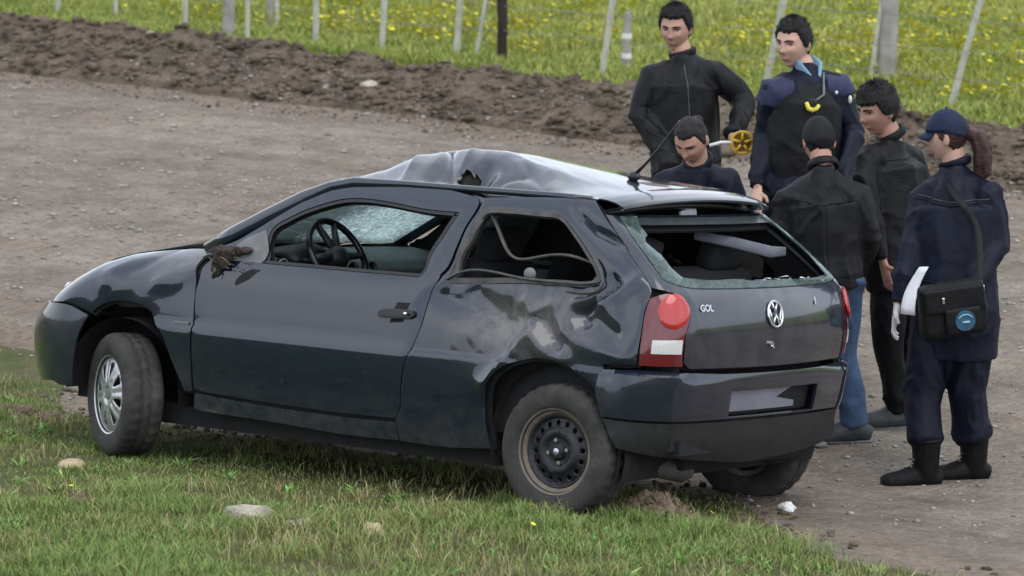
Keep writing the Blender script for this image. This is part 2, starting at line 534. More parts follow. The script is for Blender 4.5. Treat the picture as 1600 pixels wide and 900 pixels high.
# ---- blades of grass
M_grass = NB('grass_blades')
_a = M_grass.n('ShaderNodeAttribute', _attribute_name='col')
M_grass.set(Base__Color=_a.outputs['Color'], Roughness=.6)
M_grass.b.inputs['Specular IOR Level'].default_value = .25
M_grass.b.inputs['Transmission Weight'].default_value = 0.0
M_grass = M_grass.m
def blades(name, X, Y, hgt, wid, col, lean=.6, label=None):
    n = len(X)
    Z = T(X, Y) - .004
    th = rng.uniform(0, 2 * np.pi, n); la = rng.uniform(0, 2 * np.pi, n)
    lm = hgt * rng.uniform(.1, lean, n)
    dx, dy = np.cos(th) * wid / 2, np.sin(th) * wid / 2
    lx, ly = np.cos(la) * lm, np.sin(la) * lm
    V = np.empty((n, 5, 3))
    V[:, 0] = np.stack([X - dx, Y - dy, Z], 1); V[:, 1] = np.stack([X + dx, Y + dy, Z], 1)
    V[:, 2] = np.stack([X + dx * .8 + lx * .35, Y + dy * .8 + ly * .35, Z + hgt * .55], 1)
    V[:, 3] = np.stack([X - dx * .8 + lx * .35, Y - dy * .8 + ly * .35, Z + hgt * .55], 1)
    V[:, 4] = np.stack([X + lx, Y + ly, Z + hgt * rng.uniform(.75, 1, n)], 1)
    b0 = np.arange(n) * 5
    F = np.concatenate([np.stack([b0, b0 + 1, b0 + 2], 1), np.stack([b0, b0 + 2, b0 + 3], 1), np.stack([b0 + 3, b0 + 2, b0 + 4], 1)])
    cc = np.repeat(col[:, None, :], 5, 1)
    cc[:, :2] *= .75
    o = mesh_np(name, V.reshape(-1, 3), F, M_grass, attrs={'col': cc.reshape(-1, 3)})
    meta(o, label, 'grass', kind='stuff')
    return o
def pal(n, cols, w_):
    k = rng.choice(len(cols), n, p=np.array(w_) / sum(w_))
    c = np.array(cols)[k] * rng.uniform(.85, 1.5, (n, 1)) * rng.uniform(.93, 1.07, (n, 3))
    return c
# verge grass
N = 300000
X = rng.uniform(-6.2, 2.6, N); Y = rng.uniform(-3.6, .95, N)
yb = np.interp(X, XA, y_verge(XA))
den = 1 - sstep(-.30, .12, Y - yb)
patch = n2(X, Y, 1.5, 4, 61.0)
patch2 = n2(X, Y, 5.0, 3, 71.0)
den *= np.clip(1.0 - 1.2 * sstep(.0, .30, patch) - .6 * sstep(.1, .4, patch2), .28, 1)
# bare earth under the car and where the wheels ploughed
den *= 1 - .82 * (sstep(-3.3, -3.0, X) * (1 - sstep(.9, 1.2, X)) * sstep(-.65, -.25, Y))
keep = rng.random(N) < den
X, Y, patch = X[keep], Y[keep], patch[keep]
n = len(X)
g = n2(X, Y, .9, 3, 81.0)
hg = np.clip(.026 + .035 * g + .024 * rng.random(n), .010, .10) * (1 + .8 * (n2(X, Y, 4, 2, 91.) > .25))
g4 = n2(X, Y, 3.1, 3, 85.0)
c1 = pal(n, [(.125, .195, .05), (.17, .245, .065), (.225, .29, .09), (.29, .285, .125)], [3, 5, 3, 1])
c2 = pal(n, [(.19, .25, .07), (.26, .26, .10), (.32, .28, .14), (.19, .15, .08)], [4, 3, 2, 1])
mx = sstep(-.15, .35, patch)[:, None] * .9
sel = rng.random((n, 1)) < np.clip(mx * .8 + .08 + .6 * sstep(.1, .45, g4)[:, None], 0, .85)
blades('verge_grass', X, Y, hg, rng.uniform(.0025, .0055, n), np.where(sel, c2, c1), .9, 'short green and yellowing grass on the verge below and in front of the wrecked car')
# broad-leaved weeds in rosettes
Xc = rng.uniform(-5.5, 2.0, 260); Yc = rng.uniform(-2.8, .5, 260)
kk = (Yc < np.interp(Xc, XA, y_verge(XA)) - .1) & ~((Xc > -3.2) & (Xc < 1.0) & (Yc > -.7)); Xc, Yc = Xc[kk], Yc[kk]
m_ = 14; Xw = np.repeat(Xc, m_) + rng.normal(0, .014, len(Xc) * m_); Yw = np.repeat(Yc, m_) + rng.normal(0, .014, len(Xc) * m_)
blades('verge_weeds', Xw, Yw, rng.uniform(.02, .05, len(Xw)), rng.uniform(.010, .020, len(Xw)), pal(len(Xw), [(.13, .27, .06), (.18, .30, .09), (.26, .33, .12)], [3, 3, 1]), 1.6, 'broad leaved weeds growing in rosettes among the verge grass')
Xc = rng.uniform(-5.5, 2.0, 300); Yc = rng.uniform(-2.8, .7, 300); kk = Yc < np.interp(Xc, XA, y_verge(XA)) + .1; Xc, Yc = Xc[kk], Yc[kk]
m_ = 16; Xw = np.repeat(Xc, m_) + rng.normal(0, .03, len(Xc) * m_); Yw = np.repeat(Yc, m_) + rng.normal(0, .03, len(Xc) * m_)
blades('dry_grass', Xw, Yw, rng.uniform(.03, .10, len(Xw)), rng.uniform(.002, .0045, len(Xw)), pal(len(Xw), [(.42, .36, .20), (.33, .27, .14), (.30, .32, .12)], [3, 3, 2]), 1.3, 'dry straw coloured stalks standing in tufts in the verge')
# field grass: tufts denser near the fence
N = 190000
Y = 11.4 + 14 * rng.random(N) ** 1.25; X = rng.uniform(-19, -1.5, N)
keep = (X > -18.5 + 0 * Y) & (Y < 22 + .9 * (X + 8)) & (Y > np.interp(X, XA, y_field(XA)) - .12)
X, Y = X[keep], Y[keep]; n = len(X)
g = n2(X, Y, 1.0, 4, 101.); g2 = n2(X, Y, 3.3, 3, 111.)
hg = np.clip(.09 + .07 * g + .05 * g2, .03, .22)
c1 = pal(n, [(.19, .24, .055), (.25, .295, .07), (.32, .345, .095)], [3, 4, 2])
c2 = pal(n, [(.37, .40, .09), (.42, .41, .12), (.34, .29, .13)], [4, 3, 1])
sel = rng.random((n, 1)) < (.15 + .55 * sstep(-.2, .35, g2 + .5 * g) * sstep(12, 14, Y))[:, None]
blades('field_grass', X, Y, hg, rng.uniform(.008, .016, n), np.where(sel, c2, c1), .9, 'long bright green grass of the meadow behind the wire fence')
# yellow flowers in the field
N = 24000
Y = 12.2 + 12 * rng.random(N); X = rng.uniform(-19, -1.5, N)
k = (n2(X, Y, .8, 3, 121.) > -.08) & (Y < 22 + .9 * (X + 8)); X, Y = X[k], Y[k]; n = len(X)
def flowers(name, X, Y, h, r, label):
    n = len(X); Z = T(X, Y) + h
    t = np.linspace(0, 2 * np.pi, 7)[:6]
    V = np.empty((n, 7, 3))
    tx, ty = rng.uniform(-.5, .5, n), rng.uniform(-.9, .1, n)
    for i, a in enumerate(t):
        V[:, i] = np.stack([X + r * np.cos(a), Y + r * np.sin(a), Z + r * (np.cos(a) * tx + np.sin(a) * ty)], 1)
    V[:, 6] = np.stack([X, Y, Z - r * .5], 1)
    b0 = np.arange(n) * 7
    F = np.concatenate([np.stack([b0 + i, b0 + (i + 1) % 6, b0 + 6], 1) for i in range(6)])
    o = mesh_np(name, V.reshape(-1, 3), F, M_yel)
    return meta(o, label, 'flowers', kind='stuff')
M_yel = simple('yellow_petals', (.74, .66, .05), .7, var=.2, scale=3)
flowers('field_flowers', X, Y, rng.uniform(.09, .2, n), rng.uniform(.010, .026, n), 'small yellow flowers scattered through the meadow behind the fence')
X = np.array([.12, .02, -.03, -.35, .62, .9, -2.9, -3.3, .35, -1.6, -1.9, .5]); Y = np.array([-.72, -.95, -1.3, -1.1, -.5, -.35, -1.9, -2.1, -1.4, -2.0, -1.2, -.9])
flowers('verge_flowers', X, Y, .07, np.full(len(X), .011), 'a few tiny yellow flowers in the verge grass near the rear wheel')

# ---- loose stones and clods
def lumps(name, X, Y, r, mat, flat=.6, label=None, cat=None, sub=False, sink=.3):
    """many small irregular pebbles/clods (deformed octahedra or icosahedra)"""
    n = len(X)
    if sub:
        t = (1 + 5 ** .5) / 2
        B = np.array([(-1, t, 0), (1, t, 0), (-1, -t, 0), (1, -t, 0), (0, -1, t), (0, 1, t), (0, -1, -t), (0, 1, -t), (t, 0, -1), (t, 0, 1), (-t, 0, -1), (-t, 0, 1)]) / (1 + t * t) ** .5
        f = np.array([(0, 11, 5), (0, 5, 1), (0, 1, 7), (0, 7, 10), (0, 10, 11), (1, 5, 9), (5, 11, 4), (11, 10, 2), (10, 7, 6), (7, 1, 8), (3, 9, 4), (3, 4, 2), (3, 2, 6), (3, 6, 8), (3, 8, 9), (4, 9, 5), (2, 4, 11), (6, 2, 10), (8, 6, 7), (9, 8, 1)])
    else:
        B = np.array([(1, 0, 0), (-1, 0, 0), (0, 1, 0), (0, -1, 0), (0, 0, 1), (0, 0, -1.)])
        f = np.array([(0, 2, 4), (2, 1, 4), (1, 3, 4), (3, 0, 4), (2, 0, 5), (1, 2, 5), (3, 1, 5), (0, 3, 5)])
    nb = len(B)
    V = B[None] * rng.uniform(.6, 1.25, (n, nb, 1))
    V = V * np.stack([rng.uniform(.7, 1.3, n), rng.uniform(.7, 1.3, n), rng.uniform(.6, 1, n) * flat], 1)[:, None, :]
    a = rng.uniform(0, 6.28, n); c, s_ = np.cos(a)[:, None], np.sin(a)[:, None]
    x = V[..., 0] * c - V[..., 1] * s_; y = V[..., 0] * s_ + V[..., 1] * c
    V = np.stack([x, y, V[..., 2]], 2) * r[:, None, None]
    Z = T(X, Y)
    V += np.stack([X, Y, Z + r * flat * (1 - sink) * .5], 1)[:, None, :]
    F = (f[None] + (np.arange(n) * nb)[:, None, None]).reshape(-1, 3)
    o = mesh_np(name, V.reshape(-1, 3), F, mat, smooth=False)
    return meta(o, label, cat, kind='stuff')
M_peb = NB('pebbles')
_v = M_peb.n('ShaderNodeTexNoise'); _v.inputs['Scale'].default_value = 14; M_peb.l(M_peb.coord(), _v.inputs['Vector'])
M_peb.set(Base__Color=M_peb.ramp(_v.outputs[0], [(.3, (.17, .15, .125)), (.5, (.30, .28, .25)), (.68, (.46, .44, .40))]), Roughness=.9)
M_peb = M_peb.m
N = 26000
X = rng.uniform(-14.5, 2.6, N); Y = rng.uniform(.2, 10.2, N)
yb = np.interp(X, XA, y_verge(XA))
k = (Y > yb - .1) & (Y < 9.9 + 0 * X) & (X > -6 - .9 * Y) & (rng.random(N) < .35 + .65 * (n2(X * .5, Y * 1.6, 1, 3, 131.) > 0))
X, Y = X[k], Y[k]
lumps('road_gravel', X, Y, np.clip(rng.lognormal(-4.75, .45, len(X)), .004, .028) * (1 + .04 * np.clip(Y, 0, 9)), M_peb, .55, 'loose grey gravel scattered over the dirt road', 'gravel')
N = 8000
X = rng.uniform(-18.5, 0, N); yb = np.interp(X, XA, y_berm(XA)); tt = rng.random(N)
Y = yb - .5 + 2.1 * tt ** .9
lumps('berm_clods', X, Y, np.clip(rng.lognormal(-3.85, .5, N), .008, .07) * (1 - .6 * (Y < yb)), M_clod, .8, 'crumbly brown clods heaped along the far edge of the road', 'dirt clods', sub=True)
N = 1500
X = rng.uniform(-5.5, 2.2, N); Y = rng.uniform(-.5, 1.0, N); yb = np.interp(X, XA, y_verge(XA))
k = np.abs(Y - yb) < .35 * rng.random(N) + .08; X, Y = X[k], Y[k]
lumps('edge_clods', X, Y, np.clip(rng.lognormal(-4.3, .5, len(X)), .006, .03), M_clod, .7, 'small clods of earth where the verge meets the road', 'dirt clods', sub=True)

# individual stones
def stone(name, label, loc, dims, mat, seed, cat='stone', rz=0.0, group=None, rough=.35, sub=3):
    bm = bmesh.new()
    bmesh.ops.create_icosphere(bm, subdivisions=sub, radius=1)
    P = np.array([v.co[:] for v in bm.verts])
    d = 1 + rough * fbm(P * 1.3 + seed * 7.1, 3) + .10 * fbm(P * 5 + seed, 2)
    Mz = Matrix.Rotation(rz, 3, 'Z')
    for v, k in zip(bm.verts, d):
        q = v.co * k
        v.co = Mz @ Vector((q.x * dims[0], q.y * dims[1], q.z * dims[2]))
    o = bm_obj(name, bm, mat, smooth=True, angle=35)
    o.location = (loc[0], loc[1], Tz(loc[0], loc[1]) + dims[2] * .12)
    return meta(o, label, cat, group)
M_st1 = simple('sandstone', (.46, .36, .23), .9, var=.3, scale=12, bump=.4)
M_st2 = simple('pale_stone', (.40, .36, .28), .9, var=.45, scale=15, bump=.5)
M_st3 = simple('grey_stone', (.27, .25, .23), .9, var=.35, scale=12, bump=.5)
stone('stone', 'rounded tan stone lying in the grass in front of the front wheel', (-2.367, -1.177), (.062, .045, .034), M_st1, 1, rz=.6)
stone('stone', 'largest pale angular stone in the foreground grass', (-.80, -1.82), (.12, .06, .055), M_st2, 2, rz=.15, rough=.8)
stone('stone', 'small flat pale stone just right of the large pale one', (-.56, -1.77), (.06, .035, .022), M_st2, 3, rz=.5, rough=.6)
stone('stone', 'pale yellowish stone at the bottom edge of the grass', (-.211, -1.722), (.05, .04, .04), M_st1, 4)
stone('stone', 'grey stone beside the clump of earth behind the rear wheel', (.10, -.70), (.055, .04, .05), M_st3, 5)
stone('stone', 'small white broken chip on the dirt beside the far rear tyre', (.50, .30), (.035, .03, .034), simple('white_chip', (.72, .72, .68), .7), 6, rough=.7)
stone('stone', 'pale stone on the face of the dirt bank at the left', (-12.2, 10.35), (.09, .07, .05), M_st2, 7)
stone('stone', 'light stone near the foot of the dirt bank left of centre', (-9.2, 9.6), (.08, .06, .04), M_st2, 8)
stone('stone', 'whitish flat stone lying on the road left of the hood', (-5.05, 3.1), (.075, .04, .02), M_st2, 9)
stone('stone', 'light grey flat stone on the road between the standing officers and the bumper', (.02, 3.6), (.09, .045, .02), M_st2, 10)
def clump(name, label, loc, r, seed, n=130):
    bm = bmesh.new()
    rr = random.Random(seed)
    for i in range(n):
        a = rr.uniform(0, 6.28); q = rr.random() ** .6
        x, y = math.cos(a) * q * r[0], math.sin(a) * q * r[1]
        z = (1 - q * q) * r[2] * rr.uniform(.3, 1)
        s_ = rr.uniform(.010, .030)
        t2 = bmesh.new(); bmesh.ops.create_icosphere(t2, subdivisions=1, radius=s_)
        mp = {}
        for v in t2.verts:
            mp[v] = bm.verts.new((x + v.co.x * rr.uniform(.6, 1.3), y + v.co.y * rr.uniform(.6, 1.3), z + v.co.z * rr.uniform(.6, 1.2)))
        for f in t2.faces: bm.faces.new([mp[v] for v in f.verts])
        t2.free()
    # dry stalks and roots
    for i in range(int(n * 1.6)):
        a = rr.uniform(0, 6.28); q = rr.random() ** .6
        p = Vector((math.cos(a) * q * r[0], math.sin(a) * q * r[1], (1 - q * q) * r[2] * .8))
        d = Vector((rr.uniform(-1, 1), rr.uniform(-1, 1), rr.uniform(0, 1.1))).normalized() * rr.uniform(.02, .06)
        s_ = Vector((rr.uniform(-1, 1), rr.uniform(-1, 1), 0)).normalized() * .003
        vs = [bm.verts.new(p - s_), bm.verts.new(p + s_), bm.verts.new(p + d)]
        f = bm.faces.new(vs); f.material_index = 1
    o = bm_obj(name, bm, [M_clod2, M_dry], smooth=False)
    o.location = (loc[0], loc[1], Tz(*loc))
    return meta(o, label, 'turf clump')
M_clod2 = m_dirt('turned_turf', (.10, .075, .05), (.33, .25, .18))
M_dry = simple('dry_stalks', (.42, .33, .18), .9, var=.4, scale=40)
clump('turf_clump', 'torn up brown turf heaped on the verge just behind the rear wheel', (.36, -.52), (.20, .12, .12), 1, 320)
clump('turf_clump', 'small ploughed lump of earth left of the larger turf heap', (.13, -.60), (.10, .07, .07), 2, 90)
clump('turf_clump', 'reddish earth scuffed up at the left end of the verge', (-3.95, .15), (.38, .12, .04), 3, 150)
clump('turf_clump', 'low bare clod in the foreground grass at lower left', (-1.55, -2.0), (.10, .07, .03), 4, 50)

# ------------------------------------------------------------------ wire fence
RIGHT = Vector((.808, .589, 0)).normalized()
M_dropper = simple('weathered_batten', (.46, .46, .38), .85, var=.25, scale=8, bump=.3)
M_oldpost = simple('grey_post', (.33, .31, .29), .9, var=.3, scale=6, bump=.5)
M_darkpost = simple('dark_post', (.028, .02, .016), .85, var=.4, scale=6, bump=.5)
M_wire = simple('fence_wire', (.30, .29, .27), .5, metal=.6)
M_white = simple('white_band', (.75, .75, .72), .7, var=.08)
fence = empty('wire_fence', 'wire fence of thin leaning battens and wooden posts along the meadow', 'fence', (-10.0, 12.0, -.1))
posts = [(-15.02, 12.13, 5, .020, 0), (-14.49, 12.39, 0, .022, 0), (-13.21, 11.94, 0, .022, 0), (-12.42, 11.63, 0, .052, 1),
         (-12.18, 11.6, 1, .02, 0), (-13.05, 12.98, -2, .032, 1), (-12.89, 12.86, 1, .02, 0), (-11.63, 11.9, 1, .026, 0), (-10.83, 11.84, 2.5, .026, 0),
         (-10.15, 12.02, 3.5, .026, 0), (-9.96, 12.02, 9.5, .018, 0), (-9.71, 12.13, -1.5, .046, 2), (-8.42, 11.74, 7, .024, 0),
         (-7.12, 12.24, 10.5, .026, 0), (-6.64, 13.17, 6.6, .022, 0), (-6.53, 13.27, 0, .080, 1), (-5.36, 12.2, 13.7, .026, 0), (-4.3, 12.3, 12, .026, 0)]
for (x, y, lean, r, k) in posts:
    bm = bmesh.new()
    z0 = Tz(x, y) - .15; H = 1.35
    d = Vector((0, 0, math.cos(R(lean)))) + RIGHT * math.sin(R(lean))
    base = Vector((x, y, z0))
    pts = [base + d * (H * t) + Vector((random.uniform(-1, 1), random.uniform(-1, 1), 0)) * r * .12 for t in (0, .2, .4, .6, .8, 1)]
    tube(bm, pts, [(r * random.uniform(.9, 1.08)) for _ in pts], 8, sq=1.0 if k else .7)
    o = bm_obj('batten' if k == 0 else 'post', bm, (M_dropper, M_oldpost, M_darkpost)[k], angle=50)
    o.parent = fence
    o.matrix_parent_inverse = Matrix.Translation(-Vector(fence.location))
# short striped stub post
bm = bmesh.new(); x, y = -8.61, 12.42; z0 = Tz(x, y)
tube(bm, [(x, y, z0 - .1), (x, y, z0 + .22), (x + .01, y, z0 + .5)], [.04, .038, .028], 10)
stub = bm_obj('stub_post', bm, M_oldpost, angle=50); stub.parent = fence; stub.matrix_parent_inverse = Matrix.Translation(-Vector(fence.location))
for zz in (.10, .27):
    bm = bmesh.new(); tube(bm, [(x, y, z0 + zz), (x, y, z0 + zz + .045)], [.045, .044], 12)
    o = bm_obj('white_band', bm, M_white, angle=50); o.parent = stub
for hgt in (.28, .50, .74, .98, 1.15):
    bm = bmesh.new(); pts = []
    for xx in np.arange(-19, -2.9, .8):
        yy = 12.1 + .1 * math.sin(xx * 1.3)
        pts.append((xx, yy, -.12 + hgt + .012 * math.sin(xx * 2.1 + hgt * 9)))
    tube(bm, pts, .0035, 5)
    o = bm_obj('wire', bm, M_wire); o.parent = fence; o.matrix_parent_inverse = Matrix.Translation(-Vector(fence.location))

# ------------------------------------------------------------------ car materials
def m_paint(name='dark_blue_grey_paint', dust=.06, extra=None):
    b = NB(name)
    co = b.coord()
    n1 = b.noise(2.2, 6, .7, co); n2_ = b.noise(40, 5, .75, co); n3 = b.noise(9, 6, .7, co)
    f = b.math('MULTIPLY', b.ramp(n1.outputs[0], [(.45, (0, 0, 0)), (.75, (1, 1, 1))]), n2_.outputs[0])
    f = b.math('MULTIPLY', f, dust * .5)
    at = b.n('ShaderNodeAttribute', _attribute_name='dirt').outputs['Fac']
    at = b.math('MULTIPLY', at, b.ramp(n3.outputs[0], [(.36, (.2, .2, .2)), (.58, (1, 1, 1))]))
    f = b.math('MINIMUM', b.math('ADD', f, at), .85)
    b.set(Base__Color=b.mix(f, (.0038, .0092, .0230), (.27, .25, .225)))
    b.set(Metallic=0.0)
    b.set(Roughness=b.math('ADD', .16, b.math('MULTIPLY', f, .65)))
    b.set(Coat__Weight=b.math('SUBTRACT', 1.0, f), Coat__Roughness=b.math('ADD', .035, b.math('MULTIPLY', f, .3)))
    b.b.inputs['Coat IOR'].default_value = 1.58
    b.b.inputs['Specular IOR Level'].default_value = .35
    return b.m
M_paint = m_paint()
M_black = simple('black_plastic', (.018, .019, .02), .5, var=.3)
M_blackgl = simple('black_trim', (.012, .012, .013), .22, var=.2)
M_shell = simple('inner_panel_black', (.008, .008, .009), .85)
M_rubber = NB('tyre_rubber'); _c = M_rubber.coord(); _n = M_rubber.noise(7, 6, .7, _c); _n2 = M_rubber.noise(90, 3, .6, _c)
_r = M_rubber.ramp(_n.outputs[0], [(.35, (.022, .021, .020)), (.6, (.056, .052, .047)), (.8, (.115, .10, .085))])
M_rubber.set(Base__Color=M_rubber.mix(.3, _r, M_rubber.ramp(_n2.outputs[0], [(.3, (.5, .5, .5)), (.7, (1.4, 1.4, 1.4))]), 'MULTIPLY'), Roughness=.85); M_rubber = M_rubber.m
M_steel = simple('black_steel_rim', (.022, .022, .026), .45, metal=.3, var=.5, scale=15)
M_mud = simple('dried_mud_ring', (.17, .14, .11), .95, var=.45, scale=9, bump=.4)
M_silver = simple('silver_hubcap', (.55, .56, .58), .34, metal=.75, var=.15, scale=8)
M_slot = simple('hubcap_slot', (.02, .02, .02), .8)
M_chrome = simple('chrome', (.72, .73, .75), .15, metal=1.0, var=.05)
M_seat = simple('dark_seat_cloth', (.008, .0085, .010), .95, var=.3, scale=30, bump=.3)
M_dash = simple('dash_grey_green', (.085, .105, .102), .7, var=.25, scale=9)
M_head = simple('light_headliner', (.30, .32, .31), .9)
M_grey = simple('grey_trim', (.16, .165, .165), .7, var=.2)
M_seal = simple('grey_rubber_seal', (.065, .062, .058), .6, var=.35, scale=20)
M_papr = simple('white_paper', (.75, .76, .80), .8, var=.06)
M_shelf = simple('parcel_shelf', (.13, .135, .16), .75, var=.15)
M_well = simple('wheel_well', (.012, .011, .010), .95, var=.5)
def m_lens(name, col, em=0):
    b = NB(name); co = b.coord()
    wv = b.n('ShaderNodeTexWave'); wv.inputs['Scale'].default_value = 60; wv.inputs['Distortion'].default_value = .5; b.l(co, wv.inputs['Vector'])
    b.set(Base__Color=b.mix(b.math('MULTIPLY', wv.outputs[0], .5), col, tuple(c * .55 for c in col)), Roughness=.12, Coat__Weight=1.0)
    b.b.inputs['Coat Roughness'].default_value = .04
    return b.m
M_red = m_lens('red_lens', (.52, .020, .016)); M_dred = m_lens('dull_red_lens', (.15, .012, .018)); M_wlens = m_lens('white_lens', (.75, .72, .70))
def m_glass(name, tint, alpha, crack=0.0):
    b = NB(name); co = b.coord()
    tr = b.n('ShaderNodeBsdfTransparent'); tr.inputs[0].default_value = (*tint, 1)
    gl = b.n('ShaderNodeBsdfGlossy'); gl.inputs['Roughness'].default_value = .04
    fr = b.n('ShaderNodeFresnel'); fr.inputs[0].default_value = 1.5
    m1 = b.n('ShaderNodeMixShader'); b.l(fr.outputs[0], m1.inputs[0]); b.l(tr.outputs[0], m1.inputs[1]); b.l(gl.outputs[0], m1.inputs[2])
    last = m1.outputs[0]
    if crack:
        d = b.n('ShaderNodeBsdfDiffuse'); d.inputs[0].default_value = (.55, .68, .66, 1)
        tl = b.n('ShaderNodeBsdfTranslucent'); tl.inputs[0].default_value = (.62, .80, .77, 1)
        md = b.n('ShaderNodeMixShader'); md.inputs[0].default_value = .6; b.l(d.outputs[0], md.inputs[1]); b.l(tl.outputs[0], md.inputs[2])
        v = b.n('ShaderNodeTexVoronoi', _feature='DISTANCE_TO_EDGE'); v.inputs['Scale'].default_value = 26; b.l(co, v.inputs['Vector'])
        e = b.ramp(v.outputs['Distance'], [(.0, (1, 1, 1)), (.07, (0, 0, 0))])
        n = b.noise(3.2, 5, .7, co)
        at = b.n('ShaderNodeAttribute', _attribute_name='dirt').outputs['Fac']
        area = b.math('MULTIPLY', at, b.ramp(n.outputs[0], [(.30, (.25, .25, .25)), (.6, (1, 1, 1))]))
        f = b.math('MINIMUM', b.math('ADD', b.math('MULTIPLY', area, .75), b.math('MULTIPLY', e, b.math('ADD', .12, b.math('MULTIPLY', area, .8)))), .95)
        m2 = b.n('ShaderNodeMixShader'); b.l(f, m2.inputs[0]); b.l(last, m2.inputs[1]); b.l(md.outputs[0], m2.inputs[2])
        last = m2.outputs[0]
    b.l(last, b.out.inputs[0])
    return b.m
M_glass = m_glass('car_glass', (.72, .85, .82), 1)
M_darkwin = m_glass('light_blocking_glass', (.06, .07, .07), 1)  # far quarter glass made dark to keep daylight out of the cabin
M_wind = m_glass('shattered_windscreen', (.62, .74, .71), 1, 1.0)

# ------------------------------------------------------------------ car body surface (car space: x to the tail, y to the far side, z up)
ZL = [.10, .20, .30, .45, .62, .80, .90, .98, 1.10, 1.22, 1.32, 1.40]
WL = [.72, .765, .79, .81, .812, .805, .785, .755, .705, .655, .605, .55]
XR = [.36, .43, .50, .555, .580, .598, .585, .555, .42, .26, .12, .0]
RR = [.25, .25, .25, .25, .24, .22, .20, .16, .12, .10, .08, .06]
XF = [-3.17, -3.24, -3.29, -3.32, -3.31, -3.20, -3.05, -2.9, -2.9, -2.9, -2.9, -2.9]
RF = [.45, .5, .5, .5, .5, .5, .5, .5, .5, .5, .5, .5]
def hint(z, A):
    if z <= ZL[0]: return A[0]
    if z >= ZL[-1]: return A[-1]
    i = 0
    while z > ZL[i + 1]: i += 1
    h = ZL[i + 1] - ZL[i]; t = (z - ZL[i]) / h
    d = [(A[k + 1] - A[k]) / (ZL[k + 1] - ZL[k]) for k in range(len(ZL) - 1)]
    m0 = d[i] if i == 0 else (d[i - 1] + d[i]) / 2
    m1 = d[i] if i == len(d) - 1 else (d[i] + d[i + 1]) / 2
    t2 = t * t; t3 = t2 * t
    return (2 * t3 - 3 * t2 + 1) * A[i] + (t3 - 2 * t2 + t) * h * m0 + (-2 * t3 + 3 * t2) * A[i + 1] + (t3 - t2) * h * m1
RIDGE = [(-3.12, .68), (-3.0, .73), (-2.885, .793), (-2.786, .845), (-2.667, .899), (-2.509, .94), (-2.344, .966), (-2.2, .985), (-2.0, 1.005), (-1.95, 1.2)]
def lerp_tab(x, P):
    if x <= P[0][0]: return P[0][1]
    for a, b in zip(P, P[1:]):
        if x <= b[0]: return a[1] + (b[1] - a[1]) * (x - a[0]) / (b[0] - a[0])
    return P[-1][1]
SB = [0, .3, 1.05, 4.23, 4.58, 5.14]
SM = 5.14
_cache = {}
def surf0(s, z):
    far = 1
    if s < 0: s = -s; far = -1
    if s > SM: s = 2 * SM - s; far = -1
    k = 0
    while k < 4 and s > SB[k + 1]: k += 1
    U = k + (s - SB[k]) / (SB[k + 1] - SB[k])
    key = round(z, 4)
    if key not in _cache: _cache[key] = tuple(hint(z, A) for A in (WL, XR, RR, XF, RF))
    W, xr, rr, xf, rf = _cache[key]
    if U < 1: x, y = xf, -(W - rf) * U
    elif U < 2:
        a = (U - 1) * math.pi / 2; x = xf + rf * (1 - math.cos(a)); y = -(W - rf) - rf * math.sin(a)
    elif U < 3: x = xf + rf + (xr - rr - xf - rf) * (U - 2); y = -W
    elif U < 4:
        a = (U - 3) * math.pi / 2; x = xr - rr + rr * math.sin(a); y = -(W - rr) - rr * math.cos(a)
    else: x = xr; y = -(W - rr) * (5 - U)
    if x > -1.5: x -= .07 * (y / W) ** 2 * min(1, max(0, U - 3))
    if x < -2: x += .12 * (y / W) ** 2 * min(1, max(0, 2.0 - U))
    y *= 1 - .035 * ((x + 1.3) / 1.8) ** 2
    if x < -1.6:
        q = (9 if x > -1.95 else lerp_tab(x, RIDGE)) - z; r = .13
        if q < r:
            q = max(q, 0); y += r - math.sqrt(max(0, r * r - (r - q) ** 2))
    return Vector((x, far * y, z))
def seg_d(px, pz, a, b):
    ax, az = a; bx, bz = b
    dx, dz = bx - ax, bz - az
    t = ((px - ax) * dx + (pz - az) * dz) / (dx * dx + dz * dz)
    t = max(0, min(1, t))
    return math.hypot(px - ax - dx * t, pz - az - dz * t)
CREASES = [  # polyline, width, amplitude (+ = outwards)
    ([(4.059, 1.01), (3.956, .924), (3.922, .862), (3.957, .829)], .030, -.030),
    ([(3.546, .535), (3.637, .652), (3.699, .773), (3.789, .707), (3.912, .671)], .045, .030),
    ([(3.138, .893), (3.437, .83), (3.59, .801)], .075, -.030),
    ([(3.733, .825), (3.85, .725)], .045, -.030),
    ([(3.873, .918), (4.03, .943), (4.207, 1.031)], .030, .020),
    ([(4.062, 1.253), (4.091, 1.206), (4.183, 1.174)], .035, -.022),
    ([(3.867, .781), (4.045, .728), (4.195, .70)], .04, .018),
    ([(3.278, .932), (3.479, .848)], .035, -.022),
    ([(3.60, .90), (3.66, .85), (3.76, .90)], .03, .014),
    ([(4.0, .86), (4.12, .80)], .05, -.020),
    ([(2.90, .935), (2.97, .885)], .012, -.006),
    ([(1.25, .90), (1.42, .84)], .05, -.018), ([(1.12, .86), (1.22, .80)], .03, .010), ([(1.30, .80), (1.62, .86)], .06, .010),
]
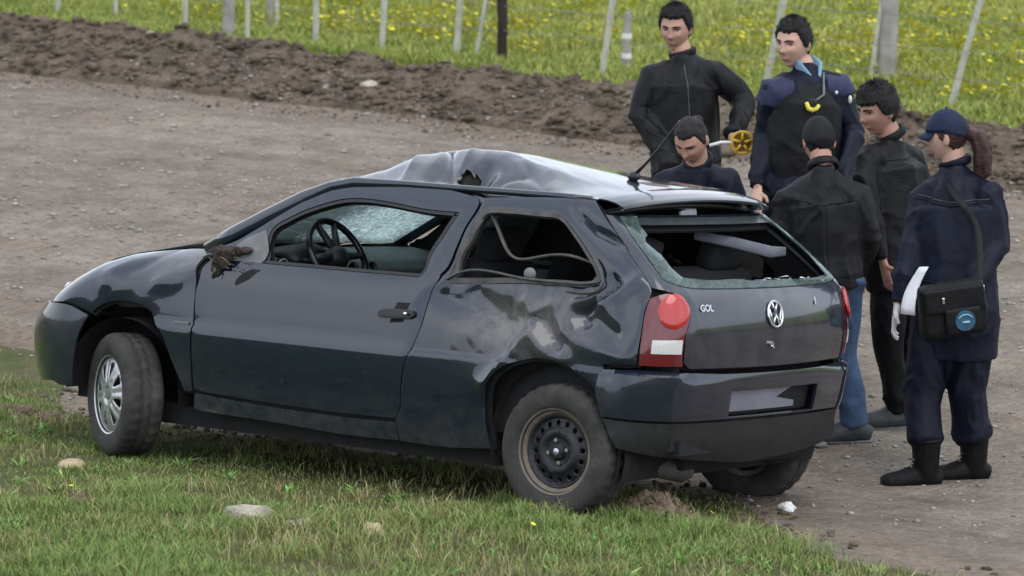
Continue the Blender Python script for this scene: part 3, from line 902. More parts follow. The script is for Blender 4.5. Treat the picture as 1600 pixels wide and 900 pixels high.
def dent(s, z):
    """outward displacement of the near side of the body."""
    d = 0.0
    # crease line along the flank, both sides
    sm = s if s <= SM else 2 * SM - s
    if 1.2 < sm < 4.15 and z < .70:
        c0 = .649 + .02 * max(0, (1.95 - sm))
        t = (c0 - z) / .016
        t = max(0, min(1, t)); t = t * t * (3 - 2 * t)
        fall = max(0, 1 - max(0, c0 - .016 - z) / .20)
        fade = min(1, (sm - 1.2) / .6) * min(1, (4.15 - sm) / .4)
        d += .013 * t * fall * fade
    if s > SM: return d
    for pl, w_, a in CREASES:
        m = min(seg_d(s, z, p, q) for p, q in zip(pl, pl[1:]))
        if m < 3.5 * w_: d += a * (1.25 * math.exp(-m / (w_ * .8)) * .6 + .4 * math.exp(-(m / w_) ** 2))
    # crumpled area round the rear quarter
    g = math.exp(-(((s - 3.72) / .42) ** 4 + ((z - .86) / .20) ** 4))
    if g > .01:
        d += g * (.012 * facet(s, z, .105, 3) + .005 * facet(z * 1.1, s, .05, 11) - .005)
    g2 = math.exp(-(((s - 4.1) / .2) ** 4 + ((z - 1.12) / .2) ** 4)) + math.exp(-(((s - 1.35) / .35) ** 4 + ((z - .88) / .09) ** 4))
    if g2 > .01: d += g2 * .007 * facet(s, z, .12, 21)
    d += .0016 * noise3(np.array([[s * 2.3, z * 3.1, 1.5]]))[0]
    return d
def surf(s, z, off=0.0, dented=True):
    e = .004
    P = surf0(s, z)
    ds = surf0(s + e, z) - surf0(s - e, z); dz = surf0(s, z + e) - surf0(s, z - e)
    n = ds.cross(dz)
    if n.length < 1e-12: n = Vector((1, 0, 0))
    n.normalize()
    if callable(off): off = off(s, z)
    return P + n * (off + (dent(s, z) if dented else 0)), n

def ccw(L):
    a = sum(L[i][0] * L[(i + 1) % len(L)][1] - L[(i + 1) % len(L)][0] * L[i][1] for i in range(len(L)))
    return L if a > 0 else list(reversed(L))
def smooth_loop(L, step, corner=42):
    L = [tuple(p) for p in L]; n = len(L); out = []
    def ang(i):
        a = (L[i][0] - L[i - 1][0], L[i][1] - L[i - 1][1]); b = (L[(i + 1) % n][0] - L[i][0], L[(i + 1) % n][1] - L[i][1])
        d = math.degrees(math.atan2(a[0] * b[1] - a[1] * b[0], a[0] * b[0] + a[1] * b[1]))
        return abs(d)
    cr = [ang(i) > corner for i in range(n)]
    def tan(i):
        return ((L[(i + 1) % n][0] - L[i - 1][0]) * .5, (L[(i + 1) % n][1] - L[i - 1][1]) * .5)
    for i in range(n):
        a, b = L[i], L[(i + 1) % n]; d = math.hypot(b[0] - a[0], b[1] - a[1])
        if d < 1e-6: continue
        k = max(1, int(math.ceil(d / step)))
        dd = (b[0] - a[0], b[1] - a[1])
        ta = dd if cr[i] else tan(i); tb = dd if cr[(i + 1) % n] else tan((i + 1) % n)
        la, lb = math.hypot(*ta) or 1, math.hypot(*tb) or 1
        ta = (ta[0] / la * d, ta[1] / la * d); tb = (tb[0] / lb * d, tb[1] / lb * d)
        for j in range(k):
            t = j / k; t2 = t * t; t3 = t2 * t
            h = (2 * t3 - 3 * t2 + 1, t3 - 2 * t2 + t, -2 * t3 + 3 * t2, t3 - t2)
            out.append((h[0] * a[0] + h[1] * ta[0] + h[2] * b[0] + h[3] * tb[0], h[0] * a[1] + h[1] * ta[1] + h[2] * b[1] + h[3] * tb[1]))
    return out
def inset(L, d):
    """positive d shrinks a CCW loop"""
    n = len(L); out = []
    for i in range(n):
        a, b, c = L[i - 1], L[i], L[(i + 1) % n]
        v1 = (b[0] - a[0], b[1] - a[1]); v2 = (c[0] - b[0], c[1] - b[1])
        l1, l2 = math.hypot(*v1) or 1, math.hypot(*v2) or 1
        nx, ny = -(v1[1] / l1 + v2[1] / l2), (v1[0] / l1 + v2[0] / l2)
        l = math.hypot(nx, ny)
        if l < .3: out.append(b); continue
        k = d / max(.5, l / 2)
        out.append((b[0] + nx / l * k, b[1] + ny / l * k))
    return out
def inside(P, L):
    P = np.asarray(P); x, y = P[:, 0], P[:, 1]
    r = np.zeros(len(P), bool); n = len(L)
    for i in range(n):
        x1, y1 = L[i]; x2, y2 = L[(i + 1) % n]
        if y1 == y2: continue
        c = ((y1 > y) != (y2 > y)) & (x < (x2 - x1) * (y - y1) / (y2 - y1) + x1)
        r ^= c
    return r
def dist_loop(P, L):
    P = np.asarray(P); A = np.array(L); B = np.roll(A, -1, 0)
    m = np.full(len(P), 9.0)
    for a, b in zip(A, B):
        d = b - a; l = d @ d
        if l < 1e-12: continue
        t = np.clip(((P - a) @ d) / l, 0, 1)[:, None]
        m = np.minimum(m, np.linalg.norm(P - a - t * d, axis=1))
    return m
def cdt(outer, holes, h):
    """triangulate outer minus holes with interior points every h. returns 2d verts, tris"""
    loops = [outer] + holes
    V, E = [], []
    for L in loops:
        b = len(V); V += [tuple(p) for p in L]
        E += [(b + i, b + (i + 1) % len(L)) for i in range(len(L))]
    x0, x1 = min(p[0] for p in outer), max(p[0] for p in outer)
    z0, z1 = min(p[1] for p in outer), max(p[1] for p in outer)
    g = []
    rz = h * .866
    for j, z in enumerate(np.arange(z0, z1 + rz, rz)):
        for x in np.arange(x0 + (h / 2 if j % 2 else 0), x1 + h, h): g.append((x, z))
    if g:
        G = np.array(g); k = inside(G, outer)
        for H in holes: k &= ~inside(G, H)
        G = G[k]
        if len(G):
            for L in loops:
                if len(G): G = G[dist_loop(G, L) > h * .45]
            V += [tuple(p) for p in G]
    vo, eo, fo, *_ = delaunay_2d_cdt([Vector(v) for v in V], E, [], 0, 1e-6)
    vo = [(v.x, v.y) for v in vo]
    cen = np.array([[sum(vo[i][0] for i in f) / 3, sum(vo[i][1] for i in f) / 3] for f in fo])
    k = inside(cen, outer)
    for H in holes: k &= ~inside(cen, H)
    tr = [tuple(f) for f, q in zip(fo, k) if q]
    tr = [t if (vo[t[1]][0] - vo[t[0]][0]) * (vo[t[2]][1] - vo[t[0]][1]) - (vo[t[2]][0] - vo[t[0]][0]) * (vo[t[1]][1] - vo[t[0]][1]) > 0 else (t[0], t[2], t[1]) for t in tr]
    return vo, tr
def panel(name, outer, holes=(), h=.035, mat=None, parent=None, off=0.0, gap=.0025, thick=.012, step=.02, dented=True, dirt=None, corner=42, smoothed=True, surf_f=None, roll=.006):
    surf_f = surf_f or surf
    O = ccw(smooth_loop(outer, step, corner) if smoothed else list(outer))
    O = inset(O, gap)
    Hs = []
    for H in holes:
        q = ccw(smooth_loop(H, step, corner) if smoothed else list(H)); Hs.append(inset(q, -gap))
    vo, tr = cdt(O, Hs, h)
    allp = np.array(vo)
    dl = np.full(len(vo), 9.0)
    for L in [O] + Hs: dl = np.minimum(dl, dist_loop(allp, L))
    V, D = [], []
    for (s, z), q in zip(vo, dl):
        o_ = off(s, z) if callable(off) else off
        if q < 1e-4 and roll: o_ -= roll * .35        # rolled edge
        V.append(surf_f(s, z, o_, dented)[0])
        D.append(dirt(s, z) if dirt else 0.0)
    V = np.array([v[:] for v in V])
    me_F = np.array(tr)
    o = mesh_np(name, V, me_F, mat, parent, smooth=True, attrs={'dirt': np.array(D)})
    if thick:
        m = o.modifiers.new('solid', 'SOLIDIFY'); m.thickness = thick; m.offset = -1; m.use_quality_normals = True
        m = o.modifiers.new('split', 'EDGE_SPLIT'); m.split_angle = R(50)
    return o
def mirror(L): return [(2 * SM - s, z) for s, z in reversed(L)]

L = LOOPS
car = empty('wrecked_car', 'dark blue grey three door hatchback with crushed roof, dented flank and missing rear windows', 'car')
CMM = Matrix(((0.9987673, 0.0062731, -0.0492391), (0.0, 0.9919821, 0.1263785), (0.0496370, -0.1262227, 0.9907593)))
car.matrix_world = CMM.to_4x4()

def dirt_q(s, z):
    a = math.exp(-(((s - 3.62) / .30) ** 2 + ((z - .80) / .13) ** 2)) * .68
    b_ = max(0, 1 - (z - .25) / .22) * .12
    return min(.8, a + b_)
def dirt_low(s, z): return max(0, 1 - (z - .25) / .20) * .12
def dirt_f(s, z): return max(0, 1 - (z - .30) / .25) * .10 + math.exp(-(((s - 1.47) / .1) ** 2 + ((z - .95) / .07) ** 2)) * .5

# body panels, near side then far side
panel('front_fender', L['fender'], h=.03, mat=M_paint, parent=car, dirt=dirt_f)
door = panel('door', L['door'], [L['doorwin']], h=.035, mat=M_paint, parent=car, dirt=dirt_low)
quarter = panel('rear_quarter_panel', L['quarter'], [L['qwin']], h=.014, step=.012, mat=M_paint, parent=car, dirt=dirt_q)
quarter['label'] = 'dented and scraped rear quarter panel'
panel('sill', L['sill'], h=.05, mat=M_paint, parent=car, off=-.004, dirt=lambda s, z: .12)
for nm, k, hs in (('front_fender', 'fender', []), ('door', 'door', ['doorwin']), ('rear_quarter_panel', 'quarter', ['qwin']), ('sill', 'sill', [])):
    panel(nm, mirror(L[k]), [mirror(L[q]) for q in hs], h=.07, step=.035, mat=M_paint, parent=car, dirt=dirt_low)
# dark inner structure seen in the panel gaps
for k, hs in (('fender', []), ('door', ['doorwin']), ('quarter', ['qwin']), ('sill', [])):
    for f in (lambda q: q, mirror):
        panel('inner_panel', f(L[k]), [f(L[q]) for q in hs], h=.09, step=.03, mat=M_shell, parent=car, off=-.030, gap=-.012, thick=.01, roll=0)
# rubber surrounds of the side windows
def ring_panel(name, loop_, win, wout, mat, off, parent, thick=.012):
    O = inset(ccw(smooth_loop(loop_, .02)), -wout); I = inset(ccw(smooth_loop(loop_, .02)), win)
    return panel(name, O, [I], h=.2, mat=mat, parent=parent, off=off, gap=0, smoothed=False, thick=thick, roll=0)
ring_panel('window_seal', L['doorwin'], .014, -.001, M_blackgl, -.004, door)
ring_panel('window_seal', L['qwin'], .016, .006, M_seal, .004, quarter, .02)
panel('window_seal', mirror(L['doorwin']), [inset(ccw(mirror(L['doorwin'])), .015)], h=.2, mat=M_blackgl, parent=car, off=-.004, roll=0)
for k in ('doorwin', 'qwin'):
    panel('side_window', mirror(L[k]), h=.12, mat=M_glass if k == 'doorwin' else M_darkwin, parent=car, off=-.012, thick=0, roll=0)

# tailgate with its broken glass
tg = panel('tailgate', L['tailgate'], [L['glass']], h=.04, mat=M_paint, parent=car, dirt=lambda s, z: .10)
panel('rear_glass', L['glass'], [L['glasshole']], h=.05, mat=M_wind, dirt=lambda s, z: .14, parent=tg, off=.002, gap=.001, thick=.004, roll=0, corner=15)
# printed border of the rear glass
panel('glass_border', L['glass'], [inset(ccw(smooth_loop(L['glass'], .03)), .030)], h=.2, mat=simple('glass_border_print', (.05, .06, .06), .3), parent=tg, off=-.006, gap=.001, thick=.003, roll=0)
panel('tailgate_inner', L['tailgate'], [inset(ccw(smooth_loop(L['glass'], .03)), .02)], h=.2, mat=M_shell, parent=tg, off=-.035, gap=-.012, roll=0)

def on_surf(s, z, off):
    P, n = surf(s, z, off)
    e = .01
    t = (surf(s + e, z)[0] - surf(s - e, z)[0]).normalized()
    up = n.cross(t).normalized()
    return Matrix(((t.x, up.x, n.x, P.x), (t.y, up.y, n.y, P.y), (t.z, up.z, n.z, P.z), (0, 0, 0, 1)))
# round emblem of the maker
bm = bmesh.new()
Re = .055
tube(bm, [(Re * math.cos(a), Re * math.sin(a), 0) for a in np.linspace(0, 2 * math.pi, 33)], .006, 8, caps=False)
for pl in ([(-.34, .86), (0, .14), (.34, .86)], [(-.84, .40), (-.42, -.78), (0, -.04), (.42, -.78), (.84, .40)]):
    for a, b_ in zip(pl, pl[1:]):
        tube(bm, [(a[0] * Re, a[1] * Re, .001), (b_[0] * Re, b_[1] * Re, .001)], .0052, 6)
bm_obj('emblem', bm, M_chrome, tg, matrix=on_surf(5.10, .881, .006))
def text3(name, txt, size, mat, parent, mtx, ext=.002):
    cu = bpy.data.curves.new(name, 'FONT'); cu.body = txt; cu.size = size; cu.extrude = ext; cu.align_x = 'CENTER'; cu.align_y = 'CENTER'; cu.offset = size * .02
    o = bpy.data.objects.new('t', cu); C.objects.link(o)
    dg = bpy.context.evaluated_depsgraph_get()
    me = bpy.data.meshes.new_from_object(o.evaluated_get(dg)); bpy.data.objects.remove(o)
    me.materials.clear(); me.materials.append(mat)
    ob = bpy.data.objects.new(name, me); link(ob, parent); ob.matrix_local = mtx
    return ob
text3('model_badge', 'GOL', .040, M_chrome, tg, on_surf(4.63, .915, .004))
text3('engine_badge', '1', .045, M_chrome, tg, on_surf(5.46, .925, .004))
bm = bmesh.new(); tube(bm, [(0, 0, -.004), (0, 0, .008)], .013, 16); tube(bm, [(-.004, -.006, .008), (.006, -.016, .012)], .004, 8)
bm_obj('lock', bm, M_chrome, tg, matrix=on_surf(5.07, .756, .004), angle=40)

# tail lamps
for f, lab in ((lambda q: q, None), (mirror, None)):
    lp = panel('tail_lamp', f(L['lamp']), h=.03, mat=M_dred, parent=car, off=.006, gap=.002, thick=.03, dented=False)
    cx, cz = sum(p[0] for p in f(L['lampred'])) / 13, sum(p[1] for p in f(L['lampred'])) / 13
    panel('red_lens', f(L['lampred']), h=.012, mat=M_red, parent=lp, off=lambda s, z: .009 + .011 * math.sqrt(max(0, 1 - (((s - cx) / .09) ** 2 + ((z - cz) / .078) ** 2))), gap=0, thick=.004, dented=False)
    panel('white_lens', f(L['lampwhite']), h=.03, mat=M_wlens, parent=lp, off=.011, gap=.001, thick=.004, dented=False, corner=20)

# rear bumper
def ramp01(t): t = max(0, min(1, t)); return t * t * (3 - 2 * t)
bt = [(4.125, .650), (4.29, .658), (4.53, .652), (4.80, .644)]
bo = lambda s, z: .040 * ramp01((.662 - z) / .030) - .008
near_edge = [(4.172, .452), (4.140, .51), (4.112, .56), (4.075, .60)]
up = near_edge[:3] + [(4.12, .600)] + bt
bump_u = [(4.172, .452), (4.140, .51), (4.118, .56), (4.118, .62)] + bt
bump_u = bump_u + mirror(bump_u)
pr_ = [(4.79, .568), (5.49, .568), (5.49, .462), (4.79, .462)]
rb = panel('rear_bumper', bump_u, [pr_], h=.03, step=.02, mat=M_paint, parent=car, off=bo, thick=.015, dented=False, dirt=lambda s, z: .04, corner=35)
bl = [(4.277, .332), (4.225, .39), (4.176, .448), (4.40, .446), (4.8, .442)]
bl2 = [(2 * SM - s, z) for s, z in reversed(bl)]
low = bl + bl2 + [(2 * SM - 4.6, .285), (5.14, .255), (4.957, .260), (4.6, .288), (4.416, .31)]
panel('bumper_valance', low, h=.04, mat=M_black, parent=rb, off=lambda s, z: .024 + .006 * ramp01((.40 - z) / .02), thick=.02, dented=False, corner=35)
panel('plate_recess', pr_, h=.05, mat=M_shell, parent=rb, off=-.012, gap=-.006, thick=.01, dented=False)
panel('plate_with_reflection', [(4.80, .560), (5.32, .560), (5.20, .520), (5.36, .498), (5.37, .470), (4.80, .470)], h=.04, mat=simple('plate_reflection_grey', (.22, .23, .27), .45, var=.12, scale=5), parent=rb, off=-.004, gap=.001, thick=.003, dented=False, corner=10)  # plate tone and outline follow the grey reflection in the recess
bm = bmesh.new(); tube(bm, [(.28, -.55, .24), (.34, -.32, .20)], [.045, .05], 14); tube(bm, [(.34, -.32, .20), (.36, -.28, .20)], [.05, .03], 14)
bm_obj('silencer', bm, simple('dirty_exhaust', (.07, .068, .06), .7), car, angle=40)

# front bumper, lamps, grille
fb = [(1.202, .645), (1.164, .557), (1.141, .48), (1.11, .373), (1.086, .306), (.99, .30), (.93, .315), (.6, .285), (.3, .28)]
fbmp = fb + [(-s, z) for s, z in reversed(fb)] + [(-1.03, .685), (-.744, .67), (-.3, .66), (.3, .66), (.744, .67), (1.03, .685)]
fbo = panel("front_bumper", fbmp, [[(-.42, .48), (.42, .48), (.42, .38), (-.42, .38)]], h=.05, mat=M_paint, parent=car, off=.008, dented=False, dirt=lambda s, z: .05)
panel('lower_grille', [(-.42, .48), (.42, .48), (.42, .38), (-.42, .38)], h=.1, mat=M_shell, parent=fbo, off=-.02, gap=-.01, dented=False)
for sg in (1, -1):
    hl = [(.27, .665), (.66, .68), (.735, .715), (.60, .745), (.29, .74)]
    hl = [(s * sg, z) for s, z in hl]
    q = panel('headlamp', hl, h=.03, mat=m_lens('headlamp_lens', (.55, .58, .60)) if sg == 1 else bpy.data.materials['headlamp_lens'], parent=car, off=.012, thick=.03, dented=False)
panel('grille', [(-.25, .665), (.25, .665), (.25, .74), (-.25, .74)], h=.06, mat=M_black, parent=car, off=0, dented=False)

# bonnet between the wing tops
edge_s = [(.30, .74), (.50, .742), (.668, .745), (.77, .745), (.846, .793), (.884, .845), (.919, .899), (1.003, .94), (1.133, .966), (1.273, .985), (1.494, 1.0)]
E3 = [surf0(s, z) for s, z in edge_s]
E3[-1] = Vector((-2.03, -.665, 1.008))
def grid_panel(name, f, nu, nv, mat, parent, thick=.01, dirt=None):
    V = np.array([f(i / (nu - 1), j / (nv - 1))[:] for i in range(nu) for j in range(nv)])
    a = (np.arange(nu - 1)[:, None] * nv + np.arange(nv - 1)[None]).ravel()
    F = np.stack([a, a + nv, a + nv + 1, a + 1], 1)
    D = np.array([dirt(i / (nu - 1), j / (nv - 1)) if dirt else 0. for i in range(nu) for j in range(nv)])
    o = mesh_np(name, V, F, mat, parent, smooth=True, attrs={'dirt': D})
    if thick:
        m = o.modifiers.new('solid', 'SOLIDIFY'); m.thickness = thick; m.offset = -1
        m = o.modifiers.new('split', 'EDGE_SPLIT'); m.split_angle = R(60)
    return o
def edge_at(t):
    k = t * (len(E3) - 1); i = min(len(E3) - 2, int(k)); q = k - i
    return E3[i].lerp(E3[i + 1], q)
def hood_f(u, v):
    e = edge_at(u); yy = e.y * .985
    y = yy * (1 - 2 * v)
    q = 1 - (2 * v - 1) ** 2
    x = e.x - .09 * q * (1 - u * .3)
    z = e.z + .006 + .040 * q * min(1, u * 3) + .014 * ramp01((u - .72) / .2) + .006 * math.sin(9 * v + 5 * u)
    z -= .02 * math.exp(-((u - .55) / .12) ** 2) * math.exp(-((v - .12) / .08) ** 2)
    return Vector((x, y, z))
grid_panel('bonnet', hood_f, 44, 40, M_paint, car, .012, lambda u, v: .05)
grid_panel('cowl', lambda u, v: Vector((-2.02 - .10 * (1 - (2 * v - 1) ** 2) + .10 * u, (-.66 + 1.32 * v), .985 + .01 * u)), 4, 16, M_black, car, .02)

# windscreen
def ws_f(u, v):
    q = 1 - (2 * v - 1) ** 2
    x = -2.01 + (.64) * u - .12 * q * (1 - .4 * u); y = (-.655 + .10 * u) * (1 - 2 * v)
    z = 1.0 + .345 * u + .012 * q * u
    sag = .03 * math.exp(-((u - .85) / .3) ** 2) * math.exp(-((v - .55) / .25) ** 2)
    return Vector((x + sag, y, z - sag))
ws = grid_panel('windscreen', ws_f, 30, 40, M_wind, car, 0, lambda u, v: ramp01((v - .42) / .35) * .9 + .10)
ws['label'] = 'shattered greenish windscreen'

# crushed roof
RA = [(-1.42, 1.352), (-1.38, 1.358), (-1.28, 1.415), (-1.1, 1.478), (-.99, 1.502), (-.71, 1.512), (-.5, 1.462), (-.3, 1.415), (-.1, 1.383), (.03, 1.362)]
RB_ = [(-1.42, 1.372), (-1.35, 1.385), (-1.15, 1.462), (-.86, 1.470), (-.57, 1.440), (-.36, 1.416), (-.02, 1.388), (.05, 1.378)]
def sm_tab(x, P): return (lerp_tab(x - .04, P) + lerp_tab(x, P) + lerp_tab(x + .04, P)) / 3
def roof_z(x, y):
    za, zb = sm_tab(x, RA), sm_tab(x, RB_)
    ze = 1.347 if x < -.05 else 1.347 - .1 * (x + .05)
    amp = max(0, min(1, (za - 1.36) / .1))
    if y < -.28:
        t = (y + .585) / .305; t = max(0, t)
        k = amp; z = ze + (za - ze) * (k * t * t * (3 - 2 * t) + (1 - k) * (t * (1.35 - .35 * t)))
    elif y < .3:
        t = (y + .28) / .58; z = za + (zb - za) * t + .008 * math.sin(t * math.pi)
    else:
        t = min(1, (y - .3) / .285); z = zb + (1.352 - zb) * t * t
    def g(cx, cy, rx, ry): return math.exp(-((x - cx) / rx) ** 2 - ((y - cy) / ry) ** 2)
    z -= .085 * math.exp(-((((x + .69) / .070) ** 2 + ((y + .475) / .07) ** 2) ** 2))            # punched-in dent
    z -= .060 * math.exp(-((x + .42) / .17) ** 4 - ((y + .548) / .042) ** 2)            # groove shaped to make the dark reflected streak above the rail
    def cr(a, b_, w_, k): return k * math.exp(-seg_d(x, y, a, b_) / w_)
    z += cr((-.99, -.27), (-.80, -.52), .016, -.026) + cr((-1.14, -.33), (-1.05, -.57), .03, .016) + cr((-.86, -.30), (-.80, -.50), .03, .014)
    z += cr((-.64, -.57), (-.48, -.42), .02, -.014) + cr((-.60, -.30), (-.30, -.50), .04, -.012) + cr((-.95, -.50), (-.80, -.47), .018, -.022)
    near = ramp01((-y - .15) / .2) * min(1, amp * 1.5)
    z += .009 * facet(x, y, .14, 5) * near + .004 * facet(y, x, .07, 9) * near + .002 * facet(x, y, .3, 31) * amp
    return z
def roof_f(u, v):
    x = -1.385 + 1.405 * u; y = -.580 + 1.16 * v
    x += -.05 * (1 - (y / .58) ** 2) * (1 - u) + .03 * (1 - (y / .58) ** 2) * u
    return Vector((x, y, roof_z(x, y)))
roof = grid_panel('roof', roof_f, 180, 110, M_paint, car, .008, lambda u, v: .06 + .25 * math.exp(-((v - .05) / .05) ** 2))
_bm = bmesh.new(); _bm.from_mesh(roof.data)      # opening cut through the sheet metal to darken the dent
_del = [f for f in _bm.faces if ((f.calc_center_median().x + .715) / .078) ** 2 + ((f.calc_center_median().y + .470) / .048) ** 2 + .5 * noise3(np.array([[f.calc_center_median().x * 40, f.calc_center_median().y * 40, 1.0]]))[0] < 1]
bmesh.ops.delete(_bm, geom=_del, context='FACES'); _bm.to_mesh(roof.data); _bm.free()
def cav_f(u, v):
    x, y = -.94 + .50 * u, -.575 + .30 * v
    return Vector((x, y, roof_z(x, y) - .0095 - .026 * min(1, 7 * min(u, 1 - u, 1 - v))))
grid_panel('roof_dark_backing', cav_f, 44, 30, M_well, car, 0)  # dark sheet added below the opening so no light shows through
roof['label'] = 'buckled roof pushed up into a ridge with a punched-in dent'
grid_panel('headliner', lambda u, v: roof_f(.03 + u * .94, .03 + v * .94) + Vector((0, 0, -.06)), 20, 14, M_grey, car, .004)
# roof rails with the windscreen pillars
for sg in (1, -1):
    bm = bmesh.new()
    pts = [(-2.05, -.672, .985), (-1.90, -.660, 1.068), (-1.72, -.640, 1.160), (-1.54, -.618, 1.248), (-1.40, -.600, 1.312), (-1.28, -.588, 1.337), (-1.0, -.582, 1.345), (-.6, -.578, 1.343), (-.2, -.572, 1.342), (-.02, -.560, 1.335)]
    tube(bm, [(x, y * sg, z) for x, y, z in pts], [(.030, .040)] * 4 + [(.026, .026)] * 2 + [(.016, .016)] * 4, 14)
    bm_obj('windscreen_pillar', bm, M_paint, car)
# top lip of the tailgate
def sp_f(u, v):
    y = -.575 + 1.15 * v; q = 1 - (2 * v - 1) ** 2; e = abs(2 * v - 1) ** 6
    prof = [(.025, 1.356), (.075, 1.352), (.125, 1.342), (.168, 1.325), (.178, 1.316), (.165, 1.306), (.13, 1.302), (.10, 1.300)]
    k = u * (len(prof) - 1); i = min(len(prof) - 2, int(k)); t = k - i
    x = prof[i][0] * (1 - t) + prof[i + 1][0] * t; z = prof[i][1] * (1 - t) + prof[i + 1][1] * t
    return Vector((x + .035 * q * (1 + .3 * u) - .04 * e * u, y, z + .030 * q - .012 * e))
grid_panel('spoiler_lip', sp_f, 22, 60, M_paint, tg, .006, lambda u, v: .08)
bm = bmesh.new(); tube(bm, [sp_f(1, v) + Vector((-.02, 0, -.012)) for v in np.linspace(0.02, .98, 20)], [(.012, .016)] * 20, 8); bm_obj('glass_top_seal', bm, M_blackgl, tg)
# antenna
bm = bmesh.new(); ball(bm, (-.19, 0, 1.425), (.035, .018, .022), 12, 6)
tube(bm, [(-.19, 0, 1.43), (-.13, 0, 1.485), (-.06, 0, 1.56), (.0, 0, 1.635), (.035, 0, 1.68)], [.010, .007, .006, .005, .005], 8)
bm_obj('antenna', bm, M_blackgl, car)

# door handle
hd = panel('door_handle', [(2.87, .790), (2.885, .806), (3.05, .812), (3.07, .792), (3.05, .776), (2.89, .772)], h=.02, mat=M_blackgl, parent=door, off=lambda s, z: .018, gap=0, thick=.02, corner=60)
panel('handle_recess', [(2.93, .842), (3.00, .845), (3.02, .76), (2.95, .752)], h=.02, mat=M_shell, parent=door, off=.003, gap=0, thick=.004)
bm = bmesh.new(); ball(bm, (0, 0, 0), .010, 10, 6); bm_obj('door_lock', bm, M_chrome, door, matrix=on_surf(3.035, .795, .034))
bm = bmesh.new(); box(bm, (0, 0, 0), (.045, .006, .003), bevel=.002); bm_obj('side_badge', bm, M_grey, car, matrix=on_surf(1.78, .655, .006))

# broken mirror mount full of mud
bm = bmesh.new()
for p, r in (((-1.87, -.79, .965), (.045, .030, .055)), ((-1.90, -.78, .915), (.035, .028, .055)), ((-1.82, -.775, .998), (.06, .03, .026)), ((-1.75, -.765, 1.008), (.035, .025, .018))):
    ball(bm, p, r, 14, 10)
M_mirmud = simple('mud_and_torn_plastic', (.040, .029, .022), .95, var=.7, scale=28, bump=.8)
remesh('broken_mirror_mount', bm, .008, M_mirmud, car, 1, wr=lambda P: .020 * fbm(P * 28, 3))
bm = bmesh.new(); rr = random.Random(4)
for i in range(12):
    p = Vector((-1.87 + rr.uniform(-.05, .09), -.80, .965 + rr.uniform(-.05, .05)))
    d = Vector((rr.uniform(-1, 1), rr.uniform(-.8, .1), rr.uniform(-1, 1))).normalized() * rr.uniform(.03, .07)
    tube(bm, [p, p + d * .5, p + d + Vector((0, 0, -.01))], .0022, 4)
bm_obj('torn_straw', bm, M_mud, car)['kind'] = 'stuff'
panel('mirror_sail', [(1.60, .952), (1.925, .955), (1.89, 1.10), (1.73, 1.045)], h=.03, mat=M_grey, parent=door, off=.004, gap=0, thick=.006)
panel('mirror_dark_oval', [(1.93, .925), (1.985, .925), (1.995, .88), (1.96, .845), (1.925, .87), (1.915, .90)], h=.02, mat=M_shell, parent=door, off=.003, gap=0, thick=.003)  # dark oval laid on the door skin below the mirror mount

# rubber strips hanging from the broken side window
STR = [([(-0.552, -0.603, 1.254), (-0.511, -0.607, 1.246), (-0.47, -0.622, 1.204), (-0.417, -0.647, 1.139), (-0.364, -0.67, 1.08), (-0.299, -0.678, 1.057), (-0.212, -0.67, 1.08), (-0.118, -0.662, 1.1), (-0.019, -0.663, 1.098), (0.089, -0.673, 1.071)], 0.011), ([(-0.632, -0.763, 0.953), (-0.573, -0.749, 0.99), (-0.495, -0.741, 1.012), (-0.374, -0.742, 1.007), (-0.215, -0.75, 0.986), (-0.051, -0.749, 0.99), (0.098, -0.75, 0.987), (0.157, -0.743, 1.005)], 0.009), ([(0.095, -0.709, 1.112), (0.155, -0.73, 1.058), (0.191, -0.749, 1.008), (0.178, -0.766, 0.964), (0.115, -0.771, 0.949), (-0.001, -0.77, 0.954)], 0.009), ([(-0.62, -0.753, 0.953), (-0.599, -0.718, 1.045), (-0.555, -0.682, 1.139), (-0.517, -0.648, 1.229)], 0.01)]
for pts, r in STR:
    bm = bmesh.new(); tube(bm, pts, [(r, r * .7)] * len(pts), 8)
    o = bm_obj('torn_window_seal', bm, M_seal, quarter)
    m = o.modifiers.new('s', 'SUBSURF'); m.levels = m.render_levels = 2
bm = bmesh.new(); ball(bm, (-0.228, -0.697, 1.008), (.03, .02, .028), 12, 8); bm_obj('speaker_knob', bm, M_grey, quarter)

# ---- interior
bm = bmesh.new()
box(bm, (-1.15, 0, .22), (1.45, .68, .045)); box(bm, (-2.55, 0, .42), (.45, .48, .2))
bm_obj('floor_pan', bm, M_shell, car, smooth=False)
bm = bmesh.new(); box(bm, (-2.02, 0, .62), (.04, .66, .33)); bm_obj('firewall', bm, M_shell, car, smooth=False)
def dash_f(u, v):
    prof = [(-2.03, .985), (-1.95, .990), (-1.80, .975), (-1.70, .945), (-1.66, .90), (-1.68, .80), (-1.72, .68), (-1.74, .55)]
    k = u * (len(prof) - 1); i = min(len(prof) - 2, int(k)); t = k - i
    return Vector((prof[i][0] * (1 - t) + prof[i + 1][0] * t, -.68 + 1.36 * v, prof[i][1] * (1 - t) + prof[i + 1][1] * t))
dash = grid_panel('dashboard', dash_f, 24, 24, M_dash, car, .01)
bm = bmesh.new(); tube(bm, [(-1.86, -.37, .98), (-1.74, -.37, .985), (-1.66, -.37, .955)], [(.15, .03), (.155, .05), (.15, .055)], 20, side=(0, 1, 0))
bm_obj('instrument_hood', bm, M_black, dash)
